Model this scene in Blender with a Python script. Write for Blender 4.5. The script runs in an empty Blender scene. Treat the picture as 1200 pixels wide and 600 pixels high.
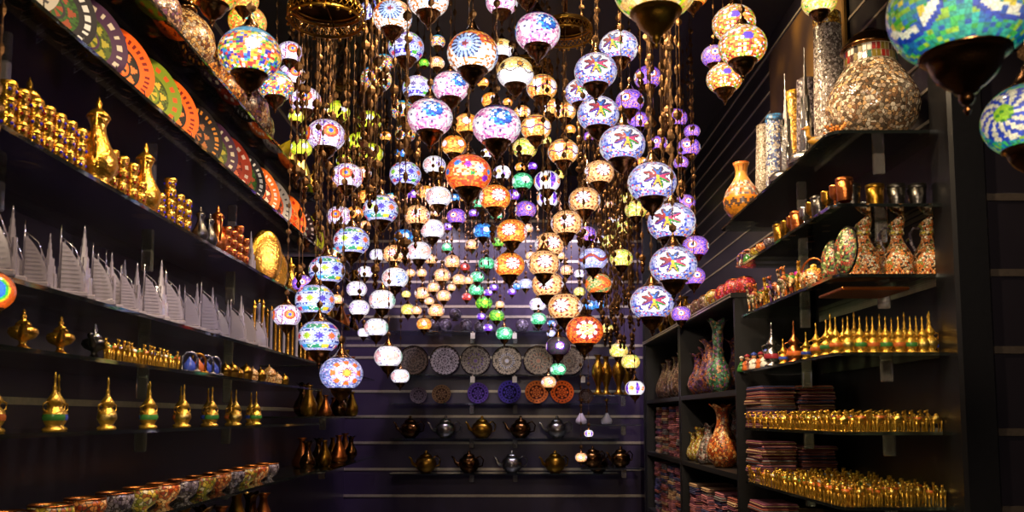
import bpy, math, random
from mathutils import Vector, Matrix
random.seed(7)
C = bpy.context.scene.collection
PI = math.pi; TAU = 2*PI
def s2l(c):
    return tuple((x/12.92 if x <= .04045 else ((x+.055)/1.055)**2.4) for x in c)
def hx(h):
    return s2l(tuple(int(h[i:i+2], 16)/255 for i in (0, 2, 4)))

# ------------------------------------------------------------------ camera
EYE = 1.45; F = 1000.0; PIT = math.radians(5); HZ = 488.0
PY0 = HZ - F*math.tan(PIT); CP, SP = math.cos(PIT), math.sin(PIT)
cam = bpy.data.cameras.new('camera'); cam.sensor_width = 36; cam.lens = 30
cam.shift_y = (PY0-300)/1200; cam.clip_start = .05
co = bpy.data.objects.new('camera', cam); C.objects.link(co)
co.location = (0, 0, EYE); co.rotation_euler = (PI/2+PIT, 0, 0)
cam.dof.use_dof = True; cam.dof.focus_distance = 5.0; cam.dof.aperture_fstop = 6.3
bpy.context.scene.camera = co
def at(px, py, Y):                      # a pixel of the photograph at distance Y -> place in the shop
    u = (px-600)/F; v = (PY0-py)/F
    k = Y/(CP-v*SP)
    return Vector((u*k, Y, EYE+(SP+v*CP)*k)), k
def yat(px, X, Z):                      # distance at which a point (X, ., EYE+Z) shows in column px
    return (X*F/(px-600)-Z*SP)/CP

# ------------------------------------------------------------------ mesh builder
class MB:
    def __init__(s):
        s.v = []; s.f = []; s.m = []; s.sm = []; s.c = []; s.cur = (1, 1, 1)
    def add(s, vs, fs, mat=0, smooth=True, cols=None, M=None):
        o = len(s.v)
        for p in vs:
            s.v.append(tuple(M @ Vector(p)) if M is not None else tuple(p))
        for i, f in enumerate(fs):
            s.f.append(tuple(a+o for a in f)); s.m.append(mat); s.sm.append(smooth)
            s.c.append(cols[i] if cols else s.cur)
        return s
    def box(s, lo, hi, mat=0, M=None, bev=0.0):
        x0, y0, z0 = lo; x1, y1, z1 = hi
        if bev:
            b = bev; vs = []; 
            for z, i in ((z0, b), (z0+b, 0), (z1-b, 0), (z1, b)):
                vs += [(x0+i, y0+b, z), (x0+b, y0+i, z), (x1-b, y0+i, z), (x1-i, y0+b, z), (x1-i, y1-b, z), (x1-b, y1-i, z), (x0+b, y1-i, z), (x0+i, y1-b, z)]
            fs = [tuple(range(7, -1, -1)), tuple(range(24, 32))]
            for r in range(3):
                for k in range(8):
                    a = r*8+k; b2 = r*8+(k+1) % 8
                    fs.append((a, b2, b2+8, a+8))
            return s.add(vs, fs, mat, False, None, M)
        vs = [(x0, y0, z0), (x1, y0, z0), (x1, y1, z0), (x0, y1, z0), (x0, y0, z1), (x1, y0, z1), (x1, y1, z1), (x0, y1, z1)]
        return s.add(vs, [(3, 2, 1, 0), (4, 5, 6, 7), (0, 1, 5, 4), (1, 2, 6, 5), (2, 3, 7, 6), (3, 0, 4, 7)], mat, False, None, M)
    def lathe(s, prof, n=16, mat=0, M=None, colf=None, sx=1, sy=1, smooth=True, cap=True):
        vs = []; fs = []; cols = []
        for r, z in prof:
            for k in range(n):
                a = TAU*k/n
                vs.append((r*math.cos(a)*sx, r*math.sin(a)*sy, z))
        for j in range(len(prof)-1):
            for k in range(n):
                k2 = (k+1) % n
                fs.append((j*n+k, j*n+k2, (j+1)*n+k2, (j+1)*n+k))
                cols.append(colf(j, k) if colf else s.cur)
        if cap:
            if prof[0][0] > 1e-5: fs.append(tuple(range(n-1, -1, -1))); cols.append(colf(0, 0) if colf else s.cur)
            if prof[-1][0] > 1e-5:
                b = (len(prof)-1)*n; fs.append(tuple(range(b, b+n))); cols.append(colf(len(prof)-2, 0) if colf else s.cur)
        return s.add(vs, fs, mat, smooth, cols, M)
    def ball(s, c, r, mat=0, sc=(1, 1, 1), n=12, rings=8, M=None):
        prof = [(max(1e-6, math.sin(PI*i/rings)), -math.cos(PI*i/rings)) for i in range(rings+1)]
        T = Matrix.Translation(c) @ Matrix.Diagonal((r*sc[0], r*sc[1], r*sc[2], 1))
        return s.lathe(prof, n, mat, (M @ T) if M is not None else T, cap=False)
    def tube(s, pts, r, mat=0, n=6, M=None):
        pts = [Vector(p) for p in pts]; m = len(pts)
        rr = r if isinstance(r, (list, tuple)) else [r]*m
        vs = []; fs = []
        for i, p in enumerate(pts):
            d = (pts[min(i+1, m-1)]-pts[max(i-1, 0)]).normalized()
            up = Vector((0, 0, 1)) if abs(d.z) < .9 else Vector((0, 1, 0))
            a = d.cross(up).normalized(); b = d.cross(a)
            for k in range(n):
                t = TAU*k/n
                vs.append(tuple(p+(a*math.cos(t)+b*math.sin(t))*rr[i]))
        for i in range(m-1):
            for k in range(n):
                k2 = (k+1) % n
                fs.append((i*n+k, (i+1)*n+k, (i+1)*n+k2, i*n+k2))
        fs.append(tuple(range(n))); fs.append(tuple(range((m-1)*n+n-1, (m-1)*n-1, -1)))
        return s.add(vs, fs, mat, True, None, M)
    def prism(s, poly, y0, y1, mat=0, M=None, smooth=False):     # polygon in XZ pushed along Y
        n = len(poly)
        vs = [(x, y0, z) for x, z in poly]+[(x, y1, z) for x, z in poly]
        fs = [tuple(range(n)), tuple(range(2*n-1, n-1, -1))]+[(i, i+n, (i+1) % n+n, (i+1) % n) for i in range(n)]
        return s.add(vs, fs, mat, smooth, None, M)
    def mesh(s, name, mats):
        me = bpy.data.meshes.new(name); me.from_pydata(s.v, [], s.f)
        for m in (mats if isinstance(mats, (list, tuple)) else [mats]): me.materials.append(m)
        me.polygons.foreach_set('material_index', s.m); me.polygons.foreach_set('use_smooth', s.sm)
        at_ = me.attributes.new('tile', 'FLOAT_COLOR', 'CORNER')
        d = []
        for p, c in zip(me.polygons, s.c): d += [c[0], c[1], c[2], 1.0]*p.loop_total
        at_.data.foreach_set('color', d); me.update()
        return me
def obj(name, mb, mats, parent=None, loc=(0, 0, 0), rot=(0, 0, 0), scale=None):
    me = mb if isinstance(mb, bpy.types.Mesh) else mb.mesh(name, mats)
    o = bpy.data.objects.new(name, me); C.objects.link(o); o.parent = parent
    o.location = loc; o.rotation_euler = rot
    if scale is not None: o.scale = scale if isinstance(scale, (tuple, list)) else (scale,)*3
    return o
RANK = []
def tag(o, label, cat, group=None, rank=None):
    o['label'] = label; o['category'] = cat
    if group: o['group'] = group
    if rank: RANK.append((o, rank))
    return o
def empty(name, loc=(0, 0, 0), rz=0, scale=1):
    o = bpy.data.objects.new(name, None); C.objects.link(o); o.location = loc
    o.rotation_euler = (0, 0, rz); o.scale = (scale,)*3; o.empty_display_size = .03
    return o
def struct(name, mb, mats, parent=None):
    o = obj(name, mb, mats, parent)
    if parent is None: o['kind'] = 'structure'
    return o
KIDS = {}
def kids(o):
    return [c for c in C.objects if c.parent is o] if o.name not in KIDS else KIDS[o.name]
def freeze(o):                          # remember children so copies stay quick
    KIDS[o.name] = [c for c in C.objects if c.parent is o]
    for c in KIDS[o.name]: KIDS[c.name] = [g for g in C.objects if g.parent is c]
    return o
def dup(src, loc, rz=0, scale=1, tilt=(0, 0)):
    r = src.copy(); C.objects.link(r); r.location = loc; r.rotation_euler = (tilt[0], tilt[1], rz); r.scale = (scale,)*3
    for ch in kids(src):
        c = ch.copy(); C.objects.link(c); c.parent = r
        for g in kids(ch):
            d = g.copy(); C.objects.link(d); d.parent = c
    return r
class Kind:                             # first use moves the original, later ones copy it
    def __init__(s, make): s.o = freeze(make()); s.used = False
    def put(s, loc, rz, label, cat, group=None, rank=None, scale=1, tilt=(0, 0)):
        if not s.used:
            s.used = True; o = s.o; o.location = loc; o.rotation_euler = (tilt[0], tilt[1], rz); o.scale = (scale,)*3
        else: o = dup(s.o, loc, rz, scale, tilt)
        for k in ('group',):
            if k in o: del o[k]
        return tag(o, label, cat, group, rank)

# ------------------------------------------------------------------ materials
def newmat(name):
    m = bpy.data.materials.new(name); m.use_nodes = True
    nt = m.node_tree; b = nt.nodes['Principled BSDF']
    return m, nt, b
def inp(b, **k):
    for n, v in k.items():
        n = n.replace('_', ' ')
        b.inputs[n].default_value = (tuple(v)+(1,) if isinstance(v, tuple) and len(v) == 3 else v)
def plain(name, col, rough=.5, metal=0., bump=0., bscale=60, coat=0.):
    m, nt, b = newmat(name)
    no = nt.nodes.new('ShaderNodeTexNoise'); no.inputs['Scale'].default_value = bscale
    tc = nt.nodes.new('ShaderNodeTexCoord'); nt.links.new(tc.outputs['Object'], no.inputs['Vector'])
    mx = nt.nodes.new('ShaderNodeMix'); mx.data_type = 'RGBA'
    mx.inputs['A'].default_value = tuple(c*.72 for c in col)+(1,); mx.inputs['B'].default_value = tuple(min(1, c*1.2) for c in col)+(1,)
    nt.links.new(no.outputs['Fac'], mx.inputs['Factor']); nt.links.new(mx.outputs['Result'], b.inputs['Base Color'])
    inp(b, Roughness=rough, Metallic=metal, Coat_Weight=coat)
    if bump:
        bu = nt.nodes.new('ShaderNodeBump'); bu.inputs['Strength'].default_value = bump; bu.inputs['Distance'].default_value = .004
        nt.links.new(no.outputs['Fac'], bu.inputs['Height']); nt.links.new(bu.outputs['Normal'], b.inputs['Normal'])
    return m
def mosaic(name, cols, scale=90, rough=.3, grout=(.05, .035, .02), metal=0.0, gw=.06):
    m, nt, b = newmat(name); N = nt.nodes; L = nt.links
    tc = N.new('ShaderNodeTexCoord')
    v = N.new('ShaderNodeTexVoronoi'); v.inputs['Scale'].default_value = scale
    e = N.new('ShaderNodeTexVoronoi'); e.feature = 'DISTANCE_TO_EDGE'; e.inputs['Scale'].default_value = scale
    L.new(tc.outputs['Object'], v.inputs['Vector']); L.new(tc.outputs['Object'], e.inputs['Vector'])
    sp = N.new('ShaderNodeSeparateColor'); L.new(v.outputs['Color'], sp.inputs['Color'])
    r = N.new('ShaderNodeValToRGB'); r.color_ramp.interpolation = 'CONSTANT'
    el = r.color_ramp.elements
    for i, c in enumerate(cols):
        if i < 2: q = el[i]; q.position = i/len(cols)
        else: q = el.new(i/len(cols))
        q.color = tuple(c)+(1,)
    L.new(sp.outputs['Red'], r.inputs['Fac'])
    cr = N.new('ShaderNodeMath'); cr.operation = 'GREATER_THAN'; cr.inputs[1].default_value = gw
    L.new(e.outputs['Distance'], cr.inputs[0])
    mx = N.new('ShaderNodeMix'); mx.data_type = 'RGBA'; mx.inputs['A'].default_value = tuple(grout)+(1,)
    L.new(cr.outputs[0], mx.inputs['Factor']); L.new(r.outputs['Color'], mx.inputs['B']); L.new(mx.outputs['Result'], b.inputs['Base Color'])
    bu = N.new('ShaderNodeBump'); bu.inputs['Strength'].default_value = .6; bu.inputs['Distance'].default_value = .003
    L.new(e.outputs['Distance'], bu.inputs['Height']); L.new(bu.outputs['Normal'], b.inputs['Normal'])
    inp(b, Roughness=rough, Metallic=metal)
    return m
def tiled(name, rough=.3, metal=0., coat=.3):                    # glaze whose colour each tile carries
    m, nt, b = newmat(name)
    a = nt.nodes.new('ShaderNodeAttribute'); a.attribute_name = 'tile'
    nt.links.new(a.outputs['Color'], b.inputs['Base Color'])
    inp(b, Roughness=rough, Metallic=metal, Coat_Weight=coat)
    return m
def lampglass(name, power=1.7, crack=34):
    m, nt, b = newmat(name); N = nt.nodes; L = nt.links
    a = N.new('ShaderNodeAttribute'); a.attribute_name = 'tile'
    tc = N.new('ShaderNodeTexCoord')
    e = N.new('ShaderNodeTexVoronoi'); e.feature = 'DISTANCE_TO_EDGE'; e.inputs['Scale'].default_value = crack/2
    L.new(tc.outputs['Object'], e.inputs['Vector'])
    st = N.new('ShaderNodeMapRange'); st.inputs['From Min'].default_value = .02; st.inputs['From Max'].default_value = .07
    st.inputs['To Min'].default_value = .5; st.inputs['To Max'].default_value = 1
    L.new(e.outputs['Distance'], st.inputs['Value'])
    # emission painted by view angle: hot bulb centre, dimmer towards the rim
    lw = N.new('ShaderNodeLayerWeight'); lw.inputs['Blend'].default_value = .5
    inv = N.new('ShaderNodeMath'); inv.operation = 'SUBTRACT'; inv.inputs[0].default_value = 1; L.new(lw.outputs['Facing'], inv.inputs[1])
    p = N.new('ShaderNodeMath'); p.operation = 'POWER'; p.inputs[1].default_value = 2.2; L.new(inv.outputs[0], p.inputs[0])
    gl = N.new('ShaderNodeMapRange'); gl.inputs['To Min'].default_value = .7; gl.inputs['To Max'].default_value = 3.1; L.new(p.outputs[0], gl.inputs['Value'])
    li = N.new('ShaderNodeMix'); li.data_type = 'RGBA'; li.inputs['B'].default_value = (1, 1, 1, 1)
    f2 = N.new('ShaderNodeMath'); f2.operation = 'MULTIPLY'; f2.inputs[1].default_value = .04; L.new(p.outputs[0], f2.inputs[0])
    ga = N.new('ShaderNodeGamma'); ga.inputs['Gamma'].default_value = 1.45; L.new(a.outputs['Color'], ga.inputs['Color'])
    L.new(f2.outputs[0], li.inputs['Factor']); L.new(ga.outputs[0], li.inputs['A'])
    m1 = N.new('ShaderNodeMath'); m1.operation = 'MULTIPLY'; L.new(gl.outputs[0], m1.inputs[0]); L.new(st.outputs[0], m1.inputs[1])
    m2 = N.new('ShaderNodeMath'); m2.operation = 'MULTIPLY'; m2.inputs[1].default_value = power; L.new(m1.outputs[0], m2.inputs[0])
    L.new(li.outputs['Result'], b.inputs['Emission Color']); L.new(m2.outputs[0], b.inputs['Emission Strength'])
    inp(b, Base_Color=(.05, .05, .05), Roughness=.15)
    m.cycles.emission_sampling = 'NONE'
    return m
def glass(name, tint, mixf=.25, rough=.08, dif=(.3, .3, .3), dfac=.5):
    m = bpy.data.materials.new(name); m.use_nodes = True; nt = m.node_tree; N = nt.nodes; L = nt.links
    for n in list(N): N.remove(n)
    o = N.new('ShaderNodeOutputMaterial'); t = N.new('ShaderNodeBsdfTransparent'); t.inputs['Color'].default_value = tuple(tint)+(1,)
    g = N.new('ShaderNodeBsdfGlossy'); g.inputs['Roughness'].default_value = rough; g.inputs['Color'].default_value = (.9, .9, .9, 1)
    d = N.new('ShaderNodeBsdfPrincipled'); inp(d, Base_Color=dif, Roughness=rough+.15)
    fr = N.new('ShaderNodeFresnel'); fr.inputs['IOR'].default_value = 1.5
    m1 = N.new('ShaderNodeMixShader'); m2 = N.new('ShaderNodeMixShader')
    m1.inputs[0].default_value = mixf; L.new(t.outputs[0], m1.inputs[1]); L.new(d.outputs[0], m1.inputs[2])
    L.new(fr.outputs[0], m2.inputs[0]); L.new(m1.outputs[0], m2.inputs[1]); L.new(g.outputs[0], m2.inputs[2])
    L.new(m2.outputs[0], o.inputs['Surface'])
    return m
gold = plain('polished gold', hx('E6AC3E'), .24, .96, .7, 110)
goldf = plain('figurine gold', hx('EAB848'), .3, .85, .7, 170)
gold2 = plain('pale gold', hx('EBCB72'), .3, 1, .5, 240)
brass = plain('aged brass', hx('A87C2C'), .3, 1, .3, 90)
bronze = plain('dark bronze', hx('6E4C2C'), .2, 1, .15, 60)
chainm = plain('chain bronze', hx('664A30'), .4, 1, .3, 200)
copper = plain('copper', hx('C8743C'), .28, 1, .3, 150)
silver = plain('silver', hx('A9A5A2'), .25, 1, .3, 120)
darksil = plain('tarnished silver', hx('5C5854'), .3, 1, .3, 120)
blackm = plain('black laminate', (.003, .0028, .0035), .45, 0)
walld = plain('black wall', (.009, .007, .011), .35, 0, .05, 4)
postm = plain('black post', (.006, .006, .007), .3, 0)
wallm = plain('plum black wall', (.040, .026, .060), .3, 0, .05, 4)
ceilm = plain('black ceiling', (.014, .011, .012), .6)
floorm = plain('dark stone floor', (.06, .05, .05), .2)
railm = plain('aluminium rail', hx('B8AC9C'), .4, .6)
darkrail = plain('dim rail', hx('5A5048'), .4, .6)
glassm = glass('shelf glass', (.80, .87, .84), .10, .04, (.07, .085, .075))
acryl = glass('clear acrylic', (.75, .72, .7), .3, .08, (.6, .55, .5))
crystal = glass('crystal', (.72, .68, .78), .42, .06, (.62, .56, .62))
glaze = tiled('painted glaze'); glazep = tiled('plate glaze', .55, 0, 0); glazep.node_tree.nodes['Principled BSDF'].inputs['Specular IOR Level'].default_value = .08; glazem = tiled('matt tiles', .45, 0, 0)
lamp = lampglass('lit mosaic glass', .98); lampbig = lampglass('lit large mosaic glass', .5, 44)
gemb = plain('blue gem', hx('2A1FB0'), .1); gemr = plain('red gem', hx('7A1410'), .1)
emG = plain('green enamel', hx('3E7A38'), .2); emO = plain('orange enamel', hx('C0622C'), .2)
emB = plain('blue enamel', hx('3B4FA8'), .2); emR = plain('red enamel', hx('93303A'), .2); emW = plain('white enamel', hx('D8D2C4'), .25)

# ------------------------------------------------------------------ the room
XF = 1.17; XW = 1.60; YB = 8.2; ZC = 2.35
def slat(z0, z1, step, make):
    z = z0
    while z < z1: make(z); z += step
b = MB().box((-3.2, -1.5, -.1), (3.2, YB+.2, 0)); struct('floor', b, floorm)
b = MB().box((-3.2, -1.5, EYE+ZC), (3.2, YB+.2, EYE+ZC+.1)); struct('ceiling', b, ceilm)
b = MB().box((-XW-.1, .2, 0), (-XW, YB+.1, EYE+ZC))
for z in (.05, .38, .72, 1.07, 1.4, 1.75, 2.1): b.box((-XW, .2, EYE+z-.012), (-XW+.006, YB, EYE+z+.012), 1)
struct('wall_left', b, [wallm, railm])
b = MB().box((XW, 3.02, 0), (XW+.1, YB+.1, EYE+ZC))
for k in range(10): b.box((XW-.006, 3.15, EYE+1.12+k*.125), (XW, YB, EYE+1.132+k*.125), 1)
for z in (-.32, -.055, .23, .50, .78): b.box((XW-.006, 3.15, EYE+z-.012), (XW, 4.4, EYE+z+.012), 1)
struct('wall_right', b, [walld, railm])
b = MB().box((XW+.1, 3.02, 0), (3.2, 3.12, EYE+ZC))
for z in (-.6, -.325, -.055, .235, .512, .787, 1.07, 1.35): b.box((XW+.1, 3.014, EYE+z-.013), (3.2, 3.02, EYE+z+.013), 1)
struct('wall_pier', b, [walld, darkrail])
b = MB().box((XW-.03, 2.985, 0), (XW+.1, 3.14, EYE+ZC), 0, None, .012)
struct('trim_1', b, postm)
b = MB().box((-XW, YB, 0), (XW, YB+.1, EYE+ZC))
for z in (-.75, -.5, -.25, 0, .24, .565, .68, .96, 1.06, 1.3, 1.5, 1.7, 1.9):
    b.box((-XW, YB-.006, EYE+z-.012), (XW, YB, EYE+z+.012), 1)
struct('wall_back', b, [wallm, railm])
b = MB().box((XF-.01, 7.5, 0), (XF+.13, 7.56, EYE+1.9), 0, None, .01); struct('trim_2', b, postm)

# glass shelves with acrylic brackets
def glass_shelf(x0, x1, y0, y1, Z, label, brs, side, cat='shelf', th=.012):
    b = MB(); z1 = EYE+Z; z0 = z1-th; r = .05
    s = 1 if x1 > 0 else -1
    pts = [(x0, y0), (x1, y0), (x1, y1), (x0, y1)]
    if side == 'r':                    # rounded room-side corners
        pts = [(x1, y0)]+[(x0+r-r*math.sin(a), y0+r-r*math.cos(a)) for a in [i*PI/10 for i in range(6)]][::1]
        pts = [(x1, y0), (x1, y1)]+[(x0+r-r*math.sin(a), y1-r+r*math.cos(a)) for a in [i*PI/10 for i in range(6)]]+[(x0+r-r*math.cos(a), y0+r-r*math.sin(a)) for a in [i*PI/10 for i in range(6)]]
    n = len(pts)
    b.add([(x, y, z0) for x, y in pts]+[(x, y, z1) for x, y in pts], [tuple(range(n-1, -1, -1)), tuple(range(n, 2*n))]+[(i, (i+1) % n, (i+1) % n+n, i+n) for i in range(n)], 0, False)
    root = empty('glass_shelf', ((x0+x1)/2, (y0+y1)/2, z0))
    root.location = (0, 0, 0)
    obj('glass_panel', b, glassm, root)
    for bx, by in brs:
        q = MB().box((bx-.022, by-.012, z0-.085), (bx+.022, by+.012, z0), 0, None, .004)
        obj('bracket', q, acryl, root)
    return tag(root, label, cat)
TL = {'T': 1.35, 'A': 1.02, 'B': .67, 'C': .325, 'D': .165, 'E': -.04, 'F': -.32, 'G': -.62}
LN = {'T': 'left wall glass shelf holding round beaded lamps, highest of the wall', 'A': 'left wall glass shelf carrying the upright painted plates',
      'B': 'left wall glass shelf crowded with gold jugs and cups', 'C': 'left wall glass shelf lined with crystal towers',
      'D': 'left wall glass shelf holding gold oil lamps and animals', 'E': 'left wall glass shelf just under the oil lamp shelf',
      'F': 'left wall glass shelf, second below the oil lamps', 'G': 'left wall glass shelf, lowest of the wall'}
for k, z in TL.items():
    ys = [2.35, 3.35, 4.35]
    glass_shelf(-XW, -XF, 1.3, 5.25, z, LN[k], [(-XF-.28, y) for y in ys], 'l')
for k, z in (('upper', 1.02), ('second', .67), ('third', .325), ('fourth', .0), ('lowest', -.35)):
    glass_shelf(-XW, -XF-.05, 5.4, 7.6, z, 'dark %s glass shelf far down the left wall' % k, [(-XF-.2, 6.2)], 'l')
TR = {1: 1.05, 2: .775, 3: .515, 4: .23, 5: -.055, 6: -.32}
RN = {1: 'right glass shelf holding big mosaic lamps and tower models', 2: 'right glass shelf with metal tumblers and goblets',
      3: 'right glass shelf with three mosaic pitchers at its near end', 4: 'right glass shelf with the row of gold minaret bottles',
      5: 'right glass shelf packed with gold camels, just above eye-lowest shelf', 6: 'lowest right glass shelf packed with many gold camels'}
RN[5] = 'right glass shelf packed with gold camels, below the minaret bottles'
for k, z in TR.items():
    glass_shelf(XF, XW, 3.06, 4.74 if k == 1 else 4.36, z, RN[k], [(XF+.28, 3.3), (XF+.22, 4.02)], 'r')
b = MB().box((1.86, 2.62, EYE+.80), (2.4, 3.01, EYE+.812))
sh = empty('glass_shelf'); obj('glass_panel', b, glassm, sh)
obj('bracket', MB().box((1.93, 2.93, EYE+.66), (1.965, 3.013, EYE+.80), 0, None, .004), acryl, sh)
tag(sh, 'small empty glass shelf on the dark slatted pier at far right', 'shelf')
for z, n in ((.79, 'carrying grey orbs above the carved discs'), (.385, 'carrying the row of carved discs'), (.12, 'carrying the painted plates below the discs'), (-.2, 'carrying teapots, second lowest of the back'), (-.52, 'lowest of the back wall')):
    glass_shelf(-1.12, .98, 7.85, YB-.01, z, 'back wall glass shelf '+n, [(-.38, 8.12), (.03, 8.12)], 'b')
glass_shelf(.72, 1.13, 7.5, 7.84, .19, 'corner glass shelf under the tall brass vases', [(1.0, 7.7)], 'b')
glass_shelf(.6, 1.13, 7.5, 7.84, -.07, 'corner glass shelf under the glass water pipes', [(1.0, 7.7)], 'b')
glass_shelf(.6, 1.13, 7.5, 7.84, -.45, 'lowest corner glass shelf under two bronze teapots', [(1.0, 7.7)], 'b')

# black cabinets on the right with open compartments
def cabinet(y0, y1, label):
    r = empty('display_cabinet', (0, 0, 0))
    x0, x1 = XF, XW-.01; zt = EYE+.62
    b = MB()
    b.box((x0, y0, 0), (x1, y0+.03, zt)); b.box((x0, y1-.03, 0), (x1, y1, zt)); b.box((x1-.02, y0, 0), (x1, y1, zt))
    obj('carcass', b, blackm, r)
    obj('top_board', MB().box((x0-.02, y0, zt), (x1, y1, zt+.03), 0, None, .004), blackm, r)
    obj('edge_strip', MB().box((x0-.026, y0, zt+.004), (x0-.02, y1, zt+.012)).box((x0-.026, y0, zt+.02), (x0-.02, y1, zt+.026)), railm, r)
    for z in (.14, -.3, -.78):
        obj('shelf_board', MB().box((x0, y0+.03, EYE+z-.03), (x1-.02, y1-.03, EYE+z)), blackm, r)
    return tag(r, label, 'cabinet')
cabinet(4.45, 5.95, 'black open cabinet with bright wavy vases, nearer of two')
cabinet(5.97, 7.47, 'black open cabinet with brown bottle vases, farther of two')
# added panel, painted amber for a blurred gold reflection between the tall lamps
pm, nt, bb = newmat('painted gold reflection')
w = nt.nodes.new('ShaderNodeTexWave'); w.inputs['Scale'].default_value = 1.4; w.inputs['Distortion'].default_value = 3
tcn = nt.nodes.new('ShaderNodeTexCoord'); nt.links.new(tcn.outputs['Object'], w.inputs['Vector'])
rp = nt.nodes.new('ShaderNodeValToRGB'); rp.color_ramp.elements[0].color = (.02, .01, .008, 1); rp.color_ramp.elements[1].color = (.75, .38, .05, 1)
nt.links.new(w.outputs['Fac'], rp.inputs['Fac']); nt.links.new(rp.outputs['Color'], bb.inputs['Base Color']); inp(bb, Roughness=.45, Metallic=.1)
tag(obj('reflection_panel', MB().box((XW-.03, 3.9, EYE+1.3), (XW-.008, 5.05, EYE+2.2), 0, None, .006), pm), 'added amber panel painting a gold reflection, right wall behind the tall lamps', 'panel')

# ------------------------------------------------------------------ lantern globes
W = hx('FFFFFF')
def rc(*hs): return [hx(h) for h in hs]
PAL = dict(
 lav=rc('C9CCF2', 'DADCF8', 'B4B9EC', 'E6E2F6', 'C8B4E4', '9FB2E8'), white=rc('FFF8F4', 'F4ECF6', 'FFFFFF', 'F0E4F4'),
 pink=rc('F6C8DC', 'F0B0D0', 'FBE4EC', 'E8A0C8', 'FFFFFF', 'C868B0'), blue=rc('1E90D8', '2AA8E8', '1468C0', '7AC8F0', '0C4CA8'),
 amber=rc('FFB43C', 'FFC860', 'F89A20', 'FFD880', 'F07818'), orange=rc('FF8A24', 'FF9C38', 'F87818', 'FFAC50', 'F06018'),
 cream=rc('FFE2A0', 'FFD88C', 'F8CC78', 'FFECC0'), peach=rc('FFD09C', 'FFC488', 'FFDCB0', 'F8B070'),
 lime=rc('E8E820', 'F4F04C', 'D0D818', 'F8E860', 'B8D020'), green=rc('48C890', '30B078', '80E0B0', 'A0ECC8'),
 violet=rc('8030D0', '6020C0', 'A050E0', '4C18A8', 'B878F0'), conf=rc('FFD040', 'F89830', 'FFFFFF', '48A0D8', 'E05040', '70B848', 'FFE080', '4838B0'),
 teal=rc('10A8A0', '18C0B0', '0C78B8', '60D070', 'B8D848', '0890C0', '48C8A8'), grn=rc('70C030', 'A0D840', '50A828'),
 red=rc('C81828', 'A01020', 'E04030'), dark=rc('301040', '501050', '180830'), brown=rc('6A3418', '8A4820', '502410'))
STYLE = {}
def style(name, desc, fn, nu=108, nv=44, mat=None): STYLE[name] = (desc, fn, nu, nv, mat)
def pick(rn, p): return PAL[p][int(rn*len(PAL[p])) % len(PAL[p])]
def loc_(lon, lat, M, off=0):           # nearest of M medallions: local offset, index
    t = (lon-off)/(TAU/M); i = round(t); return (t-i)*(TAU/M)*math.cos(lat), lat, int(i) % M
def f_lavstar(lon, lat, r1, r2):
    a, b, i = loc_(lon, lat, 3); r = math.hypot(a, b*1.05); ph = math.atan2(b, a)
    if r < .70:
        pet = abs(math.sin(4*ph)); lim = .12+.50*pet**.6
        if .06 < r < lim:
            k = int((ph/TAU+.5)*8+.5) % 8
            return [hx(c) for c in ('A01850', '6020A8', 'E0B820', '30A040', 'D82878', '401880', '2888D0', 'B03020')][k] if r < lim*.75 or pet > .93 else hx('48104C')
        if r < .08: return hx('F0D820')
        return pick(r1, 'white')
    if r < .76: return hx('38449C') if r2 > .45 else W
    if abs(lat) > .62 and abs(lat) < .70: return hx('5060B8') if r2 > .5 else pick(r1, 'lav')
    if r2 > .9: return hx('D85888')
    if r2 > .82: return hx('E8B050')
    if r2 > .7: return hx('5868C0')
    return pick(r1, 'lav')
style('lavstar', 'pale lavender mosaic lantern with colourful star flower', f_lavstar)
def f_daisy(lon, lat, r1, r2):
    a, b, i = loc_(lon, lat, 3); r = math.hypot(a, b); ph = math.atan2(b, a)
    if r < .13+.04*math.cos(5*ph): return hx('A01838')
    if r < .24: return pick(r1, 'lav')
    if r < .62: return hx('202070') if math.cos(18*ph) > .25 and r > .3 else hx('B8CCF4')
    if lat > .1: return pick(r1, 'amber') if r2 > .3 else hx('D04838')
    return W if r2 > .35 else hx('F0A048')
style('daisy', 'orange and white mosaic lantern with navy daisy', f_daisy)
def f_band(lon, lat, r1, r2, v=0):
    if abs(lat) < .24:
        t = (lon/(TAU/10)); i = math.floor(t); u = (t-i-.5)*1.25; q = lat/.48
        ph = math.atan2(q, u); r = math.hypot(u, q)
        cols = (['4C20B0', 'E88030', '208850', 'C02848', 'B8D030'] if not v else ['5020B8', 'E07838', '7028C8', '90C838', '3820A0'])
        if r < .22+.24*abs(math.cos(4*ph)): return hx(cols[i % 5])
        return hx('E8E0F4') if (i // 2) % 2 else hx('B8C0F0')
    if abs(lat) < .36: return hx('3040A0') if r2 > .5 else hx('E0E8F8')
    if abs(lat) < .48: return hx('B8C8F0')
    if abs(lat) < .74:
        k = int(lon/(TAU/14)); c = ['28A880', 'F0D040', '5828C0', 'E04890', '50B0E8'][k % 5] if not v else ['6020C8', '58B840', '7830D0', 'E06080', '5020B0'][k % 5]
        return hx(c) if r2 > .15 else W
    return pick(r1, 'lav')
style('band', 'pale blue mosaic lantern ringed by bright little stars', f_band, 130, 48)
style('bandv', 'lavender mosaic lantern ringed by purple and green stars', lambda a, b, c, d: f_band(a, b, c, d, 1), 130, 48)
def f_pinkblue(lon, lat, r1, r2):
    a, b, i = loc_(lon, lat-.12, 3, .35); r = math.hypot(a, b*1.1)
    if r < .13: return W if r2 > .4 else hx('28A0E0')
    if r < .5: return pick(r1, 'blue') if r2 > .22 else W
    if lat > .72 or r2 > .955: return hx('382080')
    if abs(a) > .75 and lat < .2: return pick(r1, 'white')
    return pick(r1, 'pink')
style('pinkblue', 'pink and white mosaic lantern with bright blue bursts', f_pinkblue)
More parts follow.
